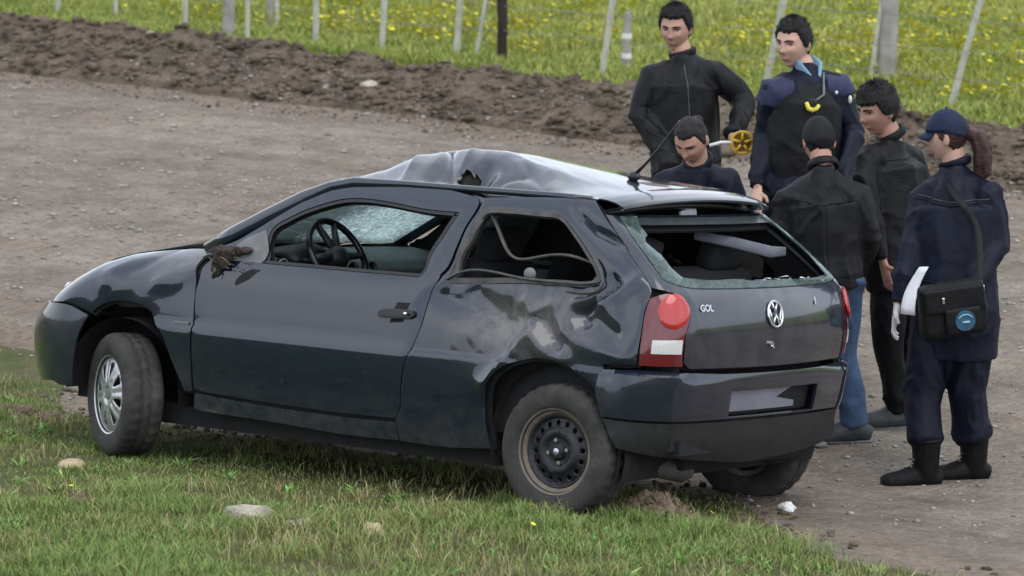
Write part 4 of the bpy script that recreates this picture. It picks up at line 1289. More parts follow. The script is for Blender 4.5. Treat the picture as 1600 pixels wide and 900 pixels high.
for y, z in ((-.62, .93), (-.12, .91), (.02, .91), (.61, .93)):
    bm = bmesh.new(); lathe(bm, [(.0, -.02), (.028, -.02), (.036, -.012), (.044, -.006), (.044, .0)], 20, Matrix(((0, -1, 0), (1, 0, 0), (0, 0, 1))).transposed() @ Matrix.Identity(3))
    bm_obj('air_vent', bm, M_black, dash, matrix=Matrix.Translation((-1.665, y, z)))
    bm = bmesh.new(); tube(bm, [Vector((-1.650, y + .040 * math.cos(a), z + .040 * math.sin(a))) for a in np.linspace(0, 2 * math.pi, 17)], .005, 6, caps=False)
    bm_obj('vent_ring', bm, M_grey, dash)
# steering wheel
ax = Vector((-.86, 0, -.5)).normalized()      # axis points forward and down
sa = Vector((0, 1, 0)); sb = ax.cross(sa).normalized()
sc = Vector((-1.545, -.36, .985))
bm = bmesh.new()
tube(bm, [sc + sa * (.18 * math.cos(a)) + sb * (.18 * math.sin(a)) for a in np.linspace(0, 2 * math.pi, 37)], .0155, 10, caps=False)
sw = bm_obj('steering_wheel', bm, M_blackgl, car)
bm = bmesh.new()
ball(bm, sc - ax * -.01, (.055, .065, .055), 14, 8)
for a in (0, 180, 250, 290):
    d = sa * math.cos(R(a)) + sb * math.sin(R(a)) * (1 if sb.z > 0 else 1)
    tube(bm, [sc, sc + d * .17], [.022, .014], 8)
tube(bm, [sc + ax * .02, sc + ax * .28], .028, 10)
tube(bm, [sc + ax * .07, sc + ax * .07 + sa * .16 + sb * -.02], .008, 8); tube(bm, [sc + ax * .07, sc + ax * .07 - sa * .16 + sb * -.02], .008, 8)
bm_obj('wheel_boss', bm, M_black, sw)
def seat(y, x0, wd, bench=False):
    o = None
    bm = bmesh.new()
    box(bm, (x0 - .27, y, .42), (.25, wd, .08), bevel=.05)
    cush = bm_obj('seat', bm, M_seat, car)
    bm = bmesh.new()
    rot = Matrix.Rotation(R(18), 3, 'Y')
    box(bm, (x0 + .06, y, .72), (.07, wd, .33), rot, bevel=.05)
    bm_obj('seat_back', bm, M_seat, cush)
    for yy in ((y,) if not bench else (y - .33, y + .33)):
        bm = bmesh.new(); box(bm, (x0 + .17, yy, 1.10), (.045, .13, .075), rot, bevel=.03)
        tube(bm, [(x0 + .15, yy - .05, .98), (x0 + .17, yy - .05, 1.08)], .006, 6); tube(bm, [(x0 + .15, yy + .05, .98), (x0 + .17, yy + .05, 1.08)], .006, 6)
        bm_obj('headrest', bm, M_seat, cush)
seat(-.36, -.80, .24); seat(.36, -.80, .24); seat(0, -.10, .55, True)
for sg in (1, -1):
    bm = bmesh.new(); box(bm, (-1.25, sg * .715, .66), (.52, .018, .27), bevel=.01)
    bm_obj('door_trim', bm, M_dash, car)
    bm = bmesh.new(); box(bm, (-.15, sg * .70, .62), (.35, .02, .30), bevel=.01)
    bm_obj('side_trim', bm, M_seat, car)
    bm = bmesh.new(); tube(bm, [(-.70, sg * .655, .95), (-.63, sg * .60, 1.15), (-.60, sg * .56, 1.31)], [(.05, .02)] * 3, 10, side=(1, 0, 0)); bm_obj('pillar_trim', bm, M_grey, car)
bm = bmesh.new(); box(bm, (.10, 0, .33), (.42, .62, .03)); box(bm, (.43, 0, .58), (.02, .60, .26)); box(bm, (.2, -.64, .6), (.3, .02, .28)); box(bm, (.2, .64, .6), (.3, .02, .28))
bm_obj('boot_lining', bm, M_shell, car, smooth=False)
bm = bmesh.new(); tube(bm, [(.09, .08, 1.185), (.17, .26, 1.155), (.26, .44, 1.115), (.30, .50, 1.12)], [(.008, .022), (.008, .026), (.008, .028), (.006, .02)], 8, side=(1, 0, 0)); bm_obj('fallen_trim_strip', bm, M_shelf, car)
bm = bmesh.new(); box(bm, (.10, .005, 1.262), (.004, .062, .040), Matrix.Rotation(R(12), 3, 'X')); bm_obj('paper_sticker', bm, M_papr, car, smooth=False)
bm = bmesh.new(); tube(bm, [(.16, -.42, 1.06), (.12, -.43, 1.14), (.08, -.36, 1.205), (.04, -.2, 1.225), (.05, .0, 1.215)], [(.007, .007)] * 5, 8); bm_obj('hanging_seal', bm, M_seal, car)
bm = bmesh.new(); rr = random.Random(11)
for i in range(40):
    y = rr.uniform(-.2, .5); p = Vector((.44 + rr.uniform(-.03, .02), y, 1.0 + rr.uniform(-.01, .012))); s_ = rr.uniform(.006, .028)
    vs = [bm.verts.new(p + Vector((rr.uniform(-1, 1) * s_, rr.uniform(-1, 1) * s_ * 1.5, rr.uniform(0, .7) * s_))) for _ in range(3)]
    bm.faces.new(vs)
bm_obj('broken_glass', bm, simple('glass_crumbs', (.5, .55, .55), .3), car, smooth=False)['kind'] = 'stuff'
bm = bmesh.new(); box(bm, (.43, .12, 1.0), (.03, .035, .012), bevel=.004); bm_obj('shelf_bracket', bm, M_shelf, car); bm = bmesh.new(); box(bm, (.44, .32, .998), (.02, .07, .006), bevel=.003); bm_obj('shelf_bracket', bm, M_shelf, car)

# wheel wells
for (x, sg) in ((0, -1), (0, 1), (-2.465, -1), (-2.465, 1)):
    bm = bmesh.new()
    rings = []
    for y in (.765, .70, .42):
        rings.append([bm.verts.new((x + .350 * math.cos(a), sg * y, .30 + .345 * math.sin(a))) for a in np.linspace(-.35 if x == 0 else -.12, math.pi + (.35 if x == 0 else .02), 30)])
    for a, b_ in zip(rings, rings[1:]):
        for i in range(29): bm.faces.new((a[i], a[i + 1], b_[i + 1], b_[i]))
    bm.faces.new(rings[-1])
    bm_obj('wheel_arch_liner', bm, M_well, car)
# ---- wheels
def tyre(bm):
    n = 96
    prof = [(.170, -.070), (.180, -.084), (.205, -.092), (.235, -.094), (.258, -.090), (.273, -.081), (.282, -.068), (.286, -.050), (.286, -.026), (.279, -.024), (.279, -.018), (.287, -.016),
            (.287, .016), (.279, .018), (.279, .024), (.286, .026), (.286, .050), (.282, .068), (.273, .081), (.258, .090), (.235, .094), (.205, .092), (.180, .084), (.170, .070), (.160, 0)]
    rings = lathe(bm, prof, n, closed=True)
    for i in (6, 7, 8, 11, 12, 15, 16, 17):
        for k in range(n):
            if (k + (i > 11)) % 3 == 0:
                v = rings[i][k].co; l = math.hypot(v.x, v.z); q = (l - .0075) / l; v.x *= q; v.z *= q
    for i in (2, 4):
        for k in range(n):
            v = rings[i][k].co; v.y += -.0012 if k % 2 else 0
def disc_part(name, outer_r, holes, yf, mat, parent, h=.012, thick=.006, mtx=None):
    O = [(outer_r * math.cos(a), outer_r * math.sin(a)) for a in np.linspace(0, 2 * math.pi, 61)[:-1]]
    vo, tr = cdt(O, holes, h)
    V = np.array([(x, yf(math.hypot(x, z), x, z), z) for x, z in vo])
    o = mesh_np(name, V, np.array([(a, c, b_) for a, b_, c in tr])[:, ::-1], mat, parent, smooth=True)
    o.data.set_sharp_from_angle(angle=R(40))
    m = o.modifiers.new('solid', 'SOLIDIFY'); m.thickness = thick; m.offset = 1
    return o
def circ(cx, cz, r, n=10): return [(cx + r * math.cos(a), cz + r * math.sin(a)) for a in np.linspace(0, 2 * math.pi, n + 1)[:-1]]
def wheel(loc, kind, rz=0, camber=0, flip=False, rot=0):
    bm = bmesh.new(); tyre(bm)
    wh = bm_obj('wheel', bm, M_rubber, car, angle=60)
    wh.matrix_local = Matrix.Translation(loc) @ Matrix.Rotation(rz + (math.pi if flip else 0), 4, 'Z') @ Matrix.Rotation(camber, 4, 'X') @ Matrix.Rotation(rot, 4, 'Y')
    bm = bmesh.new(); lathe(bm, [(.176, -.082), (.183, -.086), (.184, -.080), (.172, -.072), (.160, -.066), (.152, -.04), (.150, .06), (.172, .075)], 60)
    bm_obj('rim', bm, M_mud if kind == 'steel' else M_silver, wh, angle=50)
    bm = bmesh.new(); tube(bm, [(0, -.012, 0), (0, .02, 0)], .150, 40); bm_obj('dark_backing_disc', bm, M_slot, wh, angle=40)  # dark disc added behind the openings to fill the wheel with shade
    if kind == 'steel':
        def yf(r, x, z):
            t = [(0, -.066), (.028, -.066), (.034, -.046), (.060, -.046), (.070, -.060), (.088, -.062), (.100, -.048), (.140, -.036), (.152, -.050), (.158, -.060)]
            return lerp_tab(r, t)
        holes = [circ(.119 * math.cos(a), .119 * math.sin(a), .0105) for a in np.linspace(0, 2 * math.pi, 17)[:-1]]
        disc_part('wheel_disc', .157, holes, yf, M_steel, wh, .009)
        for k in range(4):
            a = k * math.pi / 2 + .5
            bm = bmesh.new()
            tube(bm, [(.048 * math.cos(a), -.044, .048 * math.sin(a)), (.048 * math.cos(a), -.064, .048 * math.sin(a))], [.0105, .009], 6)
            bm_obj('wheel_bolt', bm, M_chrome, wh, angle=30)
        bm = bmesh.new(); ball(bm, (0, -.062, 0), (.021, .014, .021), 14, 8); bm_obj('hub_cap', bm, M_silver, wh)
    else:
        def yf(r, x, z):
            y = lerp_tab(r, [(0, -.080), (.03, -.080), (.05, -.088), (.10, -.084), (.15, -.074), (.170, -.066)])
            a = math.atan2(z, x); k = (a * 8 / (2 * math.pi)) % 1
            if .055 < r < .155 and abs(k - .5) < .08: y += .004
            return y
        holes = []
        for k in range(8):
            a0 = k * 2 * math.pi / 8
            hw = .17
            holes.append([(r * math.cos(a0 + d), r * math.sin(a0 + d)) for r, d in ((.080, -.05), (.118, -.13), (.146, -.15), (.150, 0), (.146, .15), (.118, .13), (.080, .05))])
        disc_part('hubcap', .170, holes, yf, M_silver, wh, .010, .004)
        bm = bmesh.new(); tube(bm, [(0, -.080, 0), (0, -.090, 0)], [.024, .022], 20); bm_obj('centre_cap', bm, M_grey, wh, angle=40)
        for k in range(4):
            bm = bmesh.new()
            a = k * math.pi / 2 + .6; tube(bm, [(.04 * math.cos(a), -.080, .04 * math.sin(a)), (.04 * math.cos(a), -.0885, .04 * math.sin(a))], .007, 8)
            bm_obj('bolt_recess', bm, M_slot, wh, angle=40)
    return wh
w1 = wheel((0.012, -.715, .280), 'steel', rot=.3); w1['label'] = 'rear wheel without a hubcap, dried mud on the rim'
w2 = wheel((-2.478, -.722, .287), 'alloy', rz=R(-27), rot=.2); w2['label'] = 'front wheel turned to the right with a silver hubcap'
wheel((.04, .715, .255), 'steel', flip=True, rz=R(2))
wheel((-2.465, .70, .287), 'alloy', flip=True, rz=R(-27))
bm = bmesh.new(); tube(bm, [(0.0, -.62, .27), (0.0, .62, .25)], .03, 10); tube(bm, [(-2.46, -.6, .27), (-2.46, .6, .27)], .025, 10); bm_obj('axle', bm, M_well, car)
bm = bmesh.new(); box(bm, (.30, .10, .26), (.10, .50, .05), bevel=.02); bm_obj('spare_wheel_well', bm, M_well, car)

# ------------------------------------------------------------------ people
def skin_mat(name, col):
    b = NB(name); co = b.coord(); n = b.noise(30, 3, .6, co); n2_ = b.noise(8, 3, .6, co)
    c = b.mix(.5, b.ramp(n.outputs[0], [(.3, tuple(x * .88 for x in col)), (.7, tuple(x * 1.1 for x in col))]), b.ramp(n2_.outputs[0], [(.35, tuple(x * .9 for x in col)), (.65, (min(1, col[0] * 1.15), col[1] * .95, col[2] * .95))]))
    b.set(Base__Color=c, Roughness=.48)
    b.b.inputs['Subsurface Weight'].default_value = .15
    b.b.inputs['Subsurface Radius'].default_value = (.01, .004, .002)
    return b.m
M_skinA = skin_mat('skin_tan', (.48, .29, .21)); M_skinB = skin_mat('skin_olive', (.42, .24, .17)); M_skinC = skin_mat('skin_light', (.56, .36, .27))
def cloth(name, col, rough=.8, sheen=.15, var=.25):
    b = NB(name); co = b.coord(); n = b.noise(6, 5, .65, co); w_ = b.noise(14, 5, .6, co, .6)
    b.set(Base__Color=b.ramp(n.outputs[0], [(.3, tuple(c * (1 - var) for c in col)), (.7, tuple(c * (1 + var) for c in col))]), Roughness=max(rough * .85, .55))
    b.b.inputs['Specular IOR Level'].default_value = .22
    b.set(Normal=b.bump(w_.outputs[0], .3, .02))
    return b.m
M_blackj = cloth('black_jacket_nylon', (.005, .0052, .006), .38, .0)
M_blackj2 = cloth('charcoal_jacket', (.008, .0082, .0095), .5, .0)
M_navy = cloth('navy_jacket', (.004, .0065, .017), .55, .0)
M_navy2 = cloth('navy_uniform', (.0035, .0055, .014), .7, .0)
M_slate = cloth('slate_blue_shoulders', (.030, .033, .075), .65, .0)
M_vest = cloth('black_vest', (.006, .006, .007), .7, .0)
M_shirt = cloth('light_blue_shirt', (.22, .36, .50), .8, .0)
M_jeans = cloth('blue_jeans', (.060, .105, .19), .85, .1, .45)
M_blktr = cloth('black_trousers', (.005, .005, .006), .85, .0)
M_boot = simple('black_boot', (.005, .0048, .0048), .6, var=.4, spec=.2)
M_sneak = simple('dark_sneaker', (.035, .038, .042), .6, var=.5, scale=14)
M_hairk = simple('black_hair', (.007, .006, .006), .7, var=.5, scale=60, bump=.8, bscale=120)
M_hairb = simple('brown_hair', (.009, .0065, .006), .65, var=.5, scale=60, bump=.8, bscale=120)
M_hairr = simple('reddish_hair', (.045, .016, .012), .65, var=.5, scale=60, bump=.8, bscale=120)
M_capn = cloth('navy_cap', (.010, .018, .050), .7, .0); M_beanie = cloth('charcoal_cap', (.013, .013, .015), .85, .0)
M_eye = simple('eye_white', (.42, .38, .36), .3, var=.05); M_iris = simple('dark_iris', (.010, .007, .006), .2)
M_brow = simple('eyebrow', (.018, .013, .011), .8); M_lip = simple('lips', (.34, .16, .13), .5, var=.15)
M_glove = cloth('white_glove', (.62, .62, .62), .8); M_yelp = simple('yellow_plastic', (.62, .40, .03), .45, var=.15)
M_bag = cloth('black_bag', (.007, .007, .008), .5, .0); M_blue = simple('blue_patch', (.02, .10, .17), .6, var=.3)

def G(x, y, cx, cy, rx, ry): return math.exp(-((x - cx) / rx) ** 2 - ((y - cy) / ry) ** 2)
def head_pt(th, ph, grow=0.0):
    """local head surface: x lateral, y forward, z up; th azimuth from forward, ph from the top. Origin = middle of the head."""
    dx, dy, dz = math.sin(ph) * math.sin(th), math.sin(ph) * math.cos(th), math.cos(ph)
    rx, ry, rz = .076, .096, .118
    x, y, z = dx * rx, dy * ry, dz * rz
    if z < 0:
        k = min(1, -z / .118)
        x *= 1 - .30 * k ** 1.3
        if y < 0: y *= 1 - .55 * k
        else: y *= 1 - .04 * k
    if y > 0:
        y *= 1 - .10 * (abs(x) / .076) ** 2 * 0
        face = min(1, dy * 1.8)
        f = 0
        f += .023 * G(x, z, 0, -.022, .012, .013) + .012 * G(x, z, 0, .004, .009, .024)       # nose
        f -= .013 * (G(x, z, .032, .010, .017, .013) + G(x, z, -.032, .010, .017, .013))      # sockets
        f += .006 * (G(x, z, .030, .033, .025, .008) + G(x, z, -.030, .033, .025, .008))      # brow
        f += .005 * (G(x, z, .045, -.020, .02, .02) + G(x, z, -.045, -.020, .02, .02))        # cheek
        f += .006 * G(x, z, 0, -.056, .022, .007) + .005 * G(x, z, 0, -.067, .018, .005) - .004 * G(x, z, 0, -.0615, .022, .0025)
        f -= .005 * G(x, z, 0, -.080, .02, .006)
        f += .012 * G(x, z, 0, -.102, .022, .016)
        y += f * face
    p = Vector((x, y, z))
    if grow:
        n = Vector((dx / rx, dy / ry, dz / rz)).normalized()
        p += n * grow
    return p
def head_shape(bm, M, sc, grow=None, nt=64, np_=44):
    rows = []
    for j in range(np_ + 1):
        ph = math.pi * j / np_; row = []
        for i in range(nt if 0 < j < np_ else 1):
            th = 2 * math.pi * i / nt
            g_ = grow(th, ph) if grow else 0.0
            row.append(bm.verts.new(M @ (head_pt(th, ph, g_) * sc)))
        rows.append(row)
    for j in range(np_):
        a, b_ = rows[j], rows[j + 1]
        for i in range(nt):
            if j == 0: bm.faces.new((a[0], b_[(i + 1) % nt], b_[i]))
            elif j == np_ - 1: bm.faces.new((a[i], a[(i + 1) % nt], b_[0]))
            else: bm.faces.new((a[i], a[(i + 1) % nt], b_[(i + 1) % nt], b_[i]))

def hand(bm, wrist, d, nrm, side, curl=.5, sc=1.0):
    """wrist position, pointing direction d, palm normal nrm, thumb side vector."""
    d = Vector(d).normalized(); nrm = (Vector(nrm) - d * Vector(nrm).dot(d)).normalized(); sd = d.cross(nrm) * side
    w = Vector(wrist)
    tube(bm, [w - d * .02, w + d * .02, w + d * .055, w + d * .085], [(.026 * sc, .018 * sc), (.034 * sc, .016 * sc), (.040 * sc, .015 * sc), (.038 * sc, .012 * sc)], 12, side=sd)
    lens = (.070, .078, .073, .058)
    for i, l in enumerate(lens):
        off = (.029 - .0195 * i)
        p = w + d * (.080 - .003 * abs(i - 1)) + sd * off
        a = 0; pts = [p - d * .012]; c = p
        for k, q in enumerate((.45, .32, .23)):
            dirv = d * math.cos(a) + nrm * math.sin(a)
            c = c + dirv * l * q * sc if k or True else c
            pts.append(c); a += curl * (1.0 + .12 * i)
        tube(bm, pts, [.0095 * sc, .0092 * sc, .0085 * sc, .0065 * sc], 8)
    b0 = w + d * .022 + sd * .026
    t1 = b0 + (d * .6 + sd * .75 + nrm * .25).normalized() * .040
    t2 = t1 + (d * .9 + sd * .15 + nrm * (.35 + curl * .4)).normalized() * .030
    tube(bm, [b0 - sd * .012, b0, t1, t2], [.012 * sc, .0125 * sc, .0105 * sc, .008 * sc], 8)

def frame_from(f):
    f = Vector(f).normalized(); lat = Vector((0, 0, 1)).cross(f).normalized() * -1   # person's right? -> x lateral = right-hand side of the picture when facing away
    up = lat.cross(f) if False else f.cross(lat) * -1
    return f, lat, up
VR = Vector((.808, .589, 0)).normalized(); VF = Vector((-.589, .808, 0)).normalized()
def view2world(v): return VR * v[0] + VF * v[1] + Vector((0, 0, v[2]))

def wrinkle(amp, sx=7.0, seed=0.0):
    def f(P):
        Q = P * np.array([sx, sx, sx * .55]) + seed
        wq = np.stack([noise3(P * 3 + seed), noise3(P * 3 + seed + 9), noise3(P * 3 + seed + 19)], 1) * .9
        a = 1 - np.abs(noise3(Q + wq)) * 2.2
        c = 1 - np.abs(noise3(Q * 2.1 + wq * 1.5 + 5)) * 2.2
        b_ = fbm(P * 16 + seed, 2)
        return amp * (np.maximum(a, 0) ** 1.5 * .9 + np.maximum(c, 0) ** 1.5 * .45 - .5) + amp * .12 * b_
    return f
def person(label, J, face, hs, skin, jacket, trousers, shoes, hairm, hair='short', hat=None, shoe_kind='boot', torso_w=1.0, toe=(-1, -.1), toe_b=None, belly=1.0, seed=1, hem=-.10, collar=True, hands=(None, None), mouth=True, nl=.15):
    J = {k: Vector(v) for k, v in J.items()}
    root = empty('person', label, 'person', ((J['foota'].x + J['footb'].x) / 2, (J['foota'].y + J['footb'].y) / 2, J['foota'].z), 'people gathered behind the wrecked car')
    base = Vector(root.location)
    for k in J: J[k] = J[k] - base
    up0 = Vector((0, 0, 1))
    lat = (J['shb'] - J['sha']); lat.z = 0; lat.normalize()
    J['neck'] = J['neck'].lerp(J['head'], nl)
    for k in ('sha', 'shb'): J[k] = J[k] - up0 * .004
    pel, wai, che, nec = J['pelvis'], J['waist'], J['chest'], J['neck']
    # legs
    hipa, hipb = pel - lat * .09 - up0 * .02, pel + lat * .09 - up0 * .02
    tv = [view2world((toe[0], toe[1], 0)).normalized(), view2world(((toe_b or toe)[0], (toe_b or toe)[1], 0)).normalized()]
    legs = []
    for hp, ft, t in ((hipa, J['foota'], tv[0]), (hipb, J['footb'], tv[1])):
        an = ft + up0 * .09
        kn = hp.lerp(an, .5) + t * .035
        legs.append((hp, kn, an, ft, t))
    # --- skin: one continuous figure
    bm = bmesh.new()
    f = view2world(face).normalized(); xl = f.cross(up0).normalized(); hu = xl.cross(f).normalized()
    HM = Matrix(((xl.x, f.x, hu.x), (xl.y, f.y, hu.y), (xl.z, f.z, hu.z)))
    hc = J['head']; sc = hs / .250
    HB = bmesh.new(); head_shape(HB, HM, sc)
    mpv = {v: bm.verts.new(v.co + hc) for v in HB.verts}
    for fc in HB.faces: bm.faces.new([mpv[v] for v in fc.verts])
    HB.free()
    for sgn in (-1, 1):
        rot = HM @ Matrix.Rotation(sgn * .25, 3, 'Z')
        ball(bm, hc + HM @ (Vector((sgn * .077, -.008, -.004)) * sc), (.008 * sc, .019 * sc, .031 * sc), 10, 8, rot)
    tube(bm, [nec - up0 * .06, nec + (hc - nec) * .15, hc + HM @ (Vector((0, -.020, -.055)) * sc)], [.062, .056, .052], 16)
    headobj = remesh('body', bm, .0046, skin, root, 1)
    bm = bmesh.new()
    tube(bm, [pel - up0 * .08, pel, wai, che, (J['sha'] + J['shb']) / 2 - up0 * .06, nec - up0 * .04], [(.14, .10), (.15, .10), (.135, .09), (.145, .09), (.11, .06), (.05, .05)], 20, side=lat)
    for s_, e_, h_ in (('sha', 'ela', 'haa'), ('shb', 'elb', 'hab')):
        a, b_, c = J[s_] - up0 * .03, J[e_], J[h_]
        tube(bm, [che.lerp(a, .7), a, a.lerp(b_, .5), b_, b_.lerp(c, .4), c], [.045, .045, .040, .036, .034, .026], 12)
    for hp, kn, an, ft, t in legs:
        tube(bm, [hp + up0 * .03, hp.lerp(kn, .4), kn, kn.lerp(an, .35), an], [.085, .078, .055, .055, .038], 12)
        tube(bm, [an - t * .03, an + t * .05 - up0 * .04, an + t * .13 - up0 * .06], [.035, .035, .025], 10)
    bo = remesh('tmpb', bm, .014, skin, root, 1); join_into(headobj, bo)
    gloved = []
    for q, (h_, e_) in enumerate((('haa', 'ela'), ('hab', 'elb'))):
        spec = hands[q]
        d = (J[h_] - J[e_]).normalized()
        nr = -f if spec is None else view2world(spec.get('n', (0, 1, 0)))
        if spec and 'd' in spec: d = view2world(spec['d']).normalized()
        bm = bmesh.new()
        hand(bm, J[h_] + d * .01, d, nr, (1 if q == 0 else -1) * (spec or {}).get('side', 1), (spec or {}).get('curl', .45))
        if spec and spec.get('glove'):
            ho = remesh('glove', bm, .004, M_glove, root, 1)
        else:
            ho = remesh('tmph', bm, .004, skin, root, 1); join_into(headobj, ho)
    # --- face parts
    def on_face(x, z, off):
        # search the surface point with this lateral/vertical position
        best = None
        ph = math.acos(max(-1, min(1, z / .118)))
        for it in range(3):
            th = math.asin(max(-.98, min(.98, x / max(.02, .076 * math.sin(ph)) / (1 if z >= 0 else (1 - .30 * min(1, -z / .118) ** 1.3)))))
        p = head_pt(th, ph)
        return hc + HM @ ((p + Vector((0, off, 0))) * sc)
    if mouth:
        for sgn in (-1, 1):
            bm = bmesh.new(); ball(bm, on_face(sgn * .031, .009, -.0065), (.0125 * sc, .0095 * sc, .0075 * sc), 12, 8, HM)
            e = bm_obj('eye', bm, M_eye, root)
            bm = bmesh.new(); ball(bm, on_face(sgn * .031 , .0085, -.0008), (.0062 * sc, .0045 * sc, .0062 * sc), 10, 6, HM)
            bm_obj('iris', bm, M_iris, e)
            bm = bmesh.new(); tube(bm, [on_face(sgn * .018, .0155, .0005), on_face(sgn * .031, .0180, .001), on_face(sgn * .044, .0140, .0)], [.0022 * sc, .0030 * sc, .0018 * sc], 6)
            bm_obj('lid_shadow', bm, M_iris, e)  # dark strip standing for the shadow of the lid
            bm = bmesh.new(); tube(bm, [on_face(sgn * .012, .0285, .002), on_face(sgn * .028, .033, .002), on_face(sgn * .048, .028, .001)], [(.0028 * sc, .0040 * sc), (.0030 * sc, .0050 * sc), (.0020 * sc, .0024 * sc)], 8, side=f)
            bm_obj('eyebrow', bm, M_brow, root)
        bm = bmesh.new(); tube(bm, [on_face(-.024, -.0605, -.002), on_face(-.010, -.0575, .0015), on_face(.010, -.0575, .0015), on_face(.024, -.0605, -.002)], [.0018 * sc, .0034 * sc, .0034 * sc, .0018 * sc], 8)
        tube(bm, [on_face(-.020, -.063, -.001), on_face(0, -.0675, .001), on_face(.020, -.063, -.001)], [.0016 * sc, .0040 * sc, .0016 * sc], 8)
        remesh('lips', bm, .0015, M_lip, root, 1)
    # --- hair and hats
    def hair_grow(thick, front=.052, side_z=-.02, back_z=-.075, seedh=0):
        def g(th, ph):
            p = head_pt(th, ph); c = math.cos(th)
            lim = front if c > .55 else (side_z + (front - side_z) * max(0, (c - .0) / .55) ** 2 if c > 0 else side_z + (back_z - side_z) * min(1, -c * 1.6))
            lim += .006 * noise3(np.array([[th * 9 + seedh, 3.3, 1.1]]))[0]; t = max(0, min(1, (p.z - lim) / .012)); t = t * t * (3 - 2 * t)
            nn = noise3(np.array([[p.x * 55 + seedh, p.y * 55, p.z * 30]]))[0]
            topk = .42 + .58 * max(0, math.cos(ph)) ** .6 if thick > .01 else 1
            n3_ = noise3(np.array([[p.x * 150 + seedh, p.y * 150, p.z * 70]]))[0]
            return -.004 + t * (thick * topk + .0035 + .0040 * nn + .003 * n3_)
        return g
    if hair:
        th_ = {'short': .020, 'thick': .028, 'tied': .007, 'tail': .007, 'under': .003}[hair]
        bm = bmesh.new(); head_shape(bm, HM, sc, hair_grow(th_, front=.046 if hair == 'thick' else .062 if hair == 'tied' else .064, seedh=seed * 9.1), 72, 48)
        for v in bm.verts: v.co += hc
        src = []
        bm.normal_update()
        for v in bm.verts:
            l = HM.transposed() @ (v.co - hc) / sc
            r0 = (l.x / .076) ** 2 + (l.y / .096) ** 2 + (l.z / .118) ** 2
            if hair != 'under' and r0 > 1.08 and l.z > -.05: src.append((v.co.copy(), v.normal.copy(), l))
        rr_ = random.Random(seed)
        for _k in range(0 if hair == 'under' or not src else 0 if hair == 'tied' else 2600):
            p, nrm, l = rr_.choice(src)
            if hair in ('tied', 'tail'): dv = (HM @ Vector((0, -1, .1)) + nrm * .12); ln = rr_.uniform(.01, .025)
            else:
                dv = HM @ Vector((rr_.uniform(-.5, .5) + (.4 if l.x > 0 else -.4), .55 if l.y > 0 else -.5, -.5 if l.z < .08 else .15)) + nrm * (.75 if hair == 'short' else .5); ln = rr_.uniform(.008, .020) * (1.4 if hair == 'thick' else 1)
            dv = (dv + Vector((rr_.uniform(-1, 1), rr_.uniform(-1, 1), rr_.uniform(-1, 1))) * .35).normalized() * ln
            q = p + Vector((rr_.uniform(-1, 1), rr_.uniform(-1, 1), rr_.uniform(-1, 1))) * .004 - nrm * .002
            s__ = dv.cross(nrm).normalized() * .0011 if dv.cross(nrm).length > 1e-8 else Vector((.001, 0, 0))
            bm.faces.new((bm.verts.new(q - s__), bm.verts.new(q + s__), bm.verts.new(q + dv)))
        ho = bm_obj('hair', bm, hairm, root)
        if hair == 'tied':
            bm = bmesh.new(); ball(bm, hc + HM @ (Vector((0, -.105, .03)) * sc), (.03, .03, .028), 14, 10); bm_obj('hair_bun', bm, hairm, root)
        if hair == 'tail':
            bm = bmesh.new(); b0 = hc + HM @ (Vector((0, -.09, .01)) * sc)
            for k in range(9):
                o_ = Vector((math.sin(k * 2.4), math.cos(k * 2.4), math.sin(k * 1.7))) * .016
                bk = HM @ Vector((0, -1, 0))
                tube(bm, [b0 + o_ * .4, b0 + bk * .055 + o_ + up0 * -.02, b0 + bk * .085 + o_ * 1.6 + up0 * -.085, b0 + bk * .085 + o_ * 1.8 + up0 * -.16, b0 + bk * .07 + o_ + up0 * -.215], [.014, .022, .022, .018, .006], 8)
            remesh('ponytail', bm, .006, hairm, root, 1, wr=lambda P: .005 * fbm(P * np.array([60, 60, 20]), 2))
            bm = bmesh.new(); ball(bm, b0 + (HM @ Vector((0, -1, 0))) * .03, (.022, .022, .022), 12, 8); bm_obj('hair_tie', bm, simple('dark_red_tie', (.10, .012, .02), .7), root)
    if hat:
        def cg(th, ph):
            p = head_pt(th, ph); lim = .028 - .035 * max(0, -math.cos(th)) if hat == 'cap' else .006 - .05 * max(0, -math.cos(th))
            t = max(0, min(1, (p.z - lim) / .006)); 
            return -.005 + t * (.022 if hat == 'cap' else .018) + t * .004 * math.cos(ph * 2)
        bm = bmesh.new(); head_shape(bm, HM, sc, cg, 64, 48)
        for v in bm.verts: v.co += hc
        co_ = bm_obj('cap', bm, M_capn if hat == 'cap' else M_beanie, root)
        # peak
        bm = bmesh.new(); rows = []
        for j, rr_ in enumerate((.075, .10, .13, .155)):
            row = []
            for a in np.linspace(-1.0, 1.0, 11):
                z = .045 - .012 * j - .018 * (a * a) * (j / 3)
                row.append(bm.verts.new(hc + HM @ (Vector((math.sin(a) * (.075 + .006 * j), .02 + math.cos(a) * rr_ * .95 - .02, z)) * sc)))
            rows.append(row)
        for a, b_ in zip(rows, rows[1:]):
            for i in range(10): bm.faces.new((a[i], a[i + 1], b_[i + 1], b_[i]))
        pk = bm_obj('cap_peak', bm, M_capn if hat == 'cap' else M_beanie, root)
        m = pk.modifiers.new('solid', 'SOLIDIFY'); m.thickness = .004
        bm = bmesh.new(); ball(bm, hc + HM @ (Vector((0, -.005, .144)) * sc), (.008, .008, .004), 10, 6); bm_obj('cap_button', bm, M_capn if hat == 'cap' else M_beanie, co_)
    # --- trousers
    bm = bmesh.new()
    tube(bm, [pel + up0 * .10, pel, pel - up0 * .10], [(.150, .115), (.168, .125), (.150, .12)], 20, side=lat)
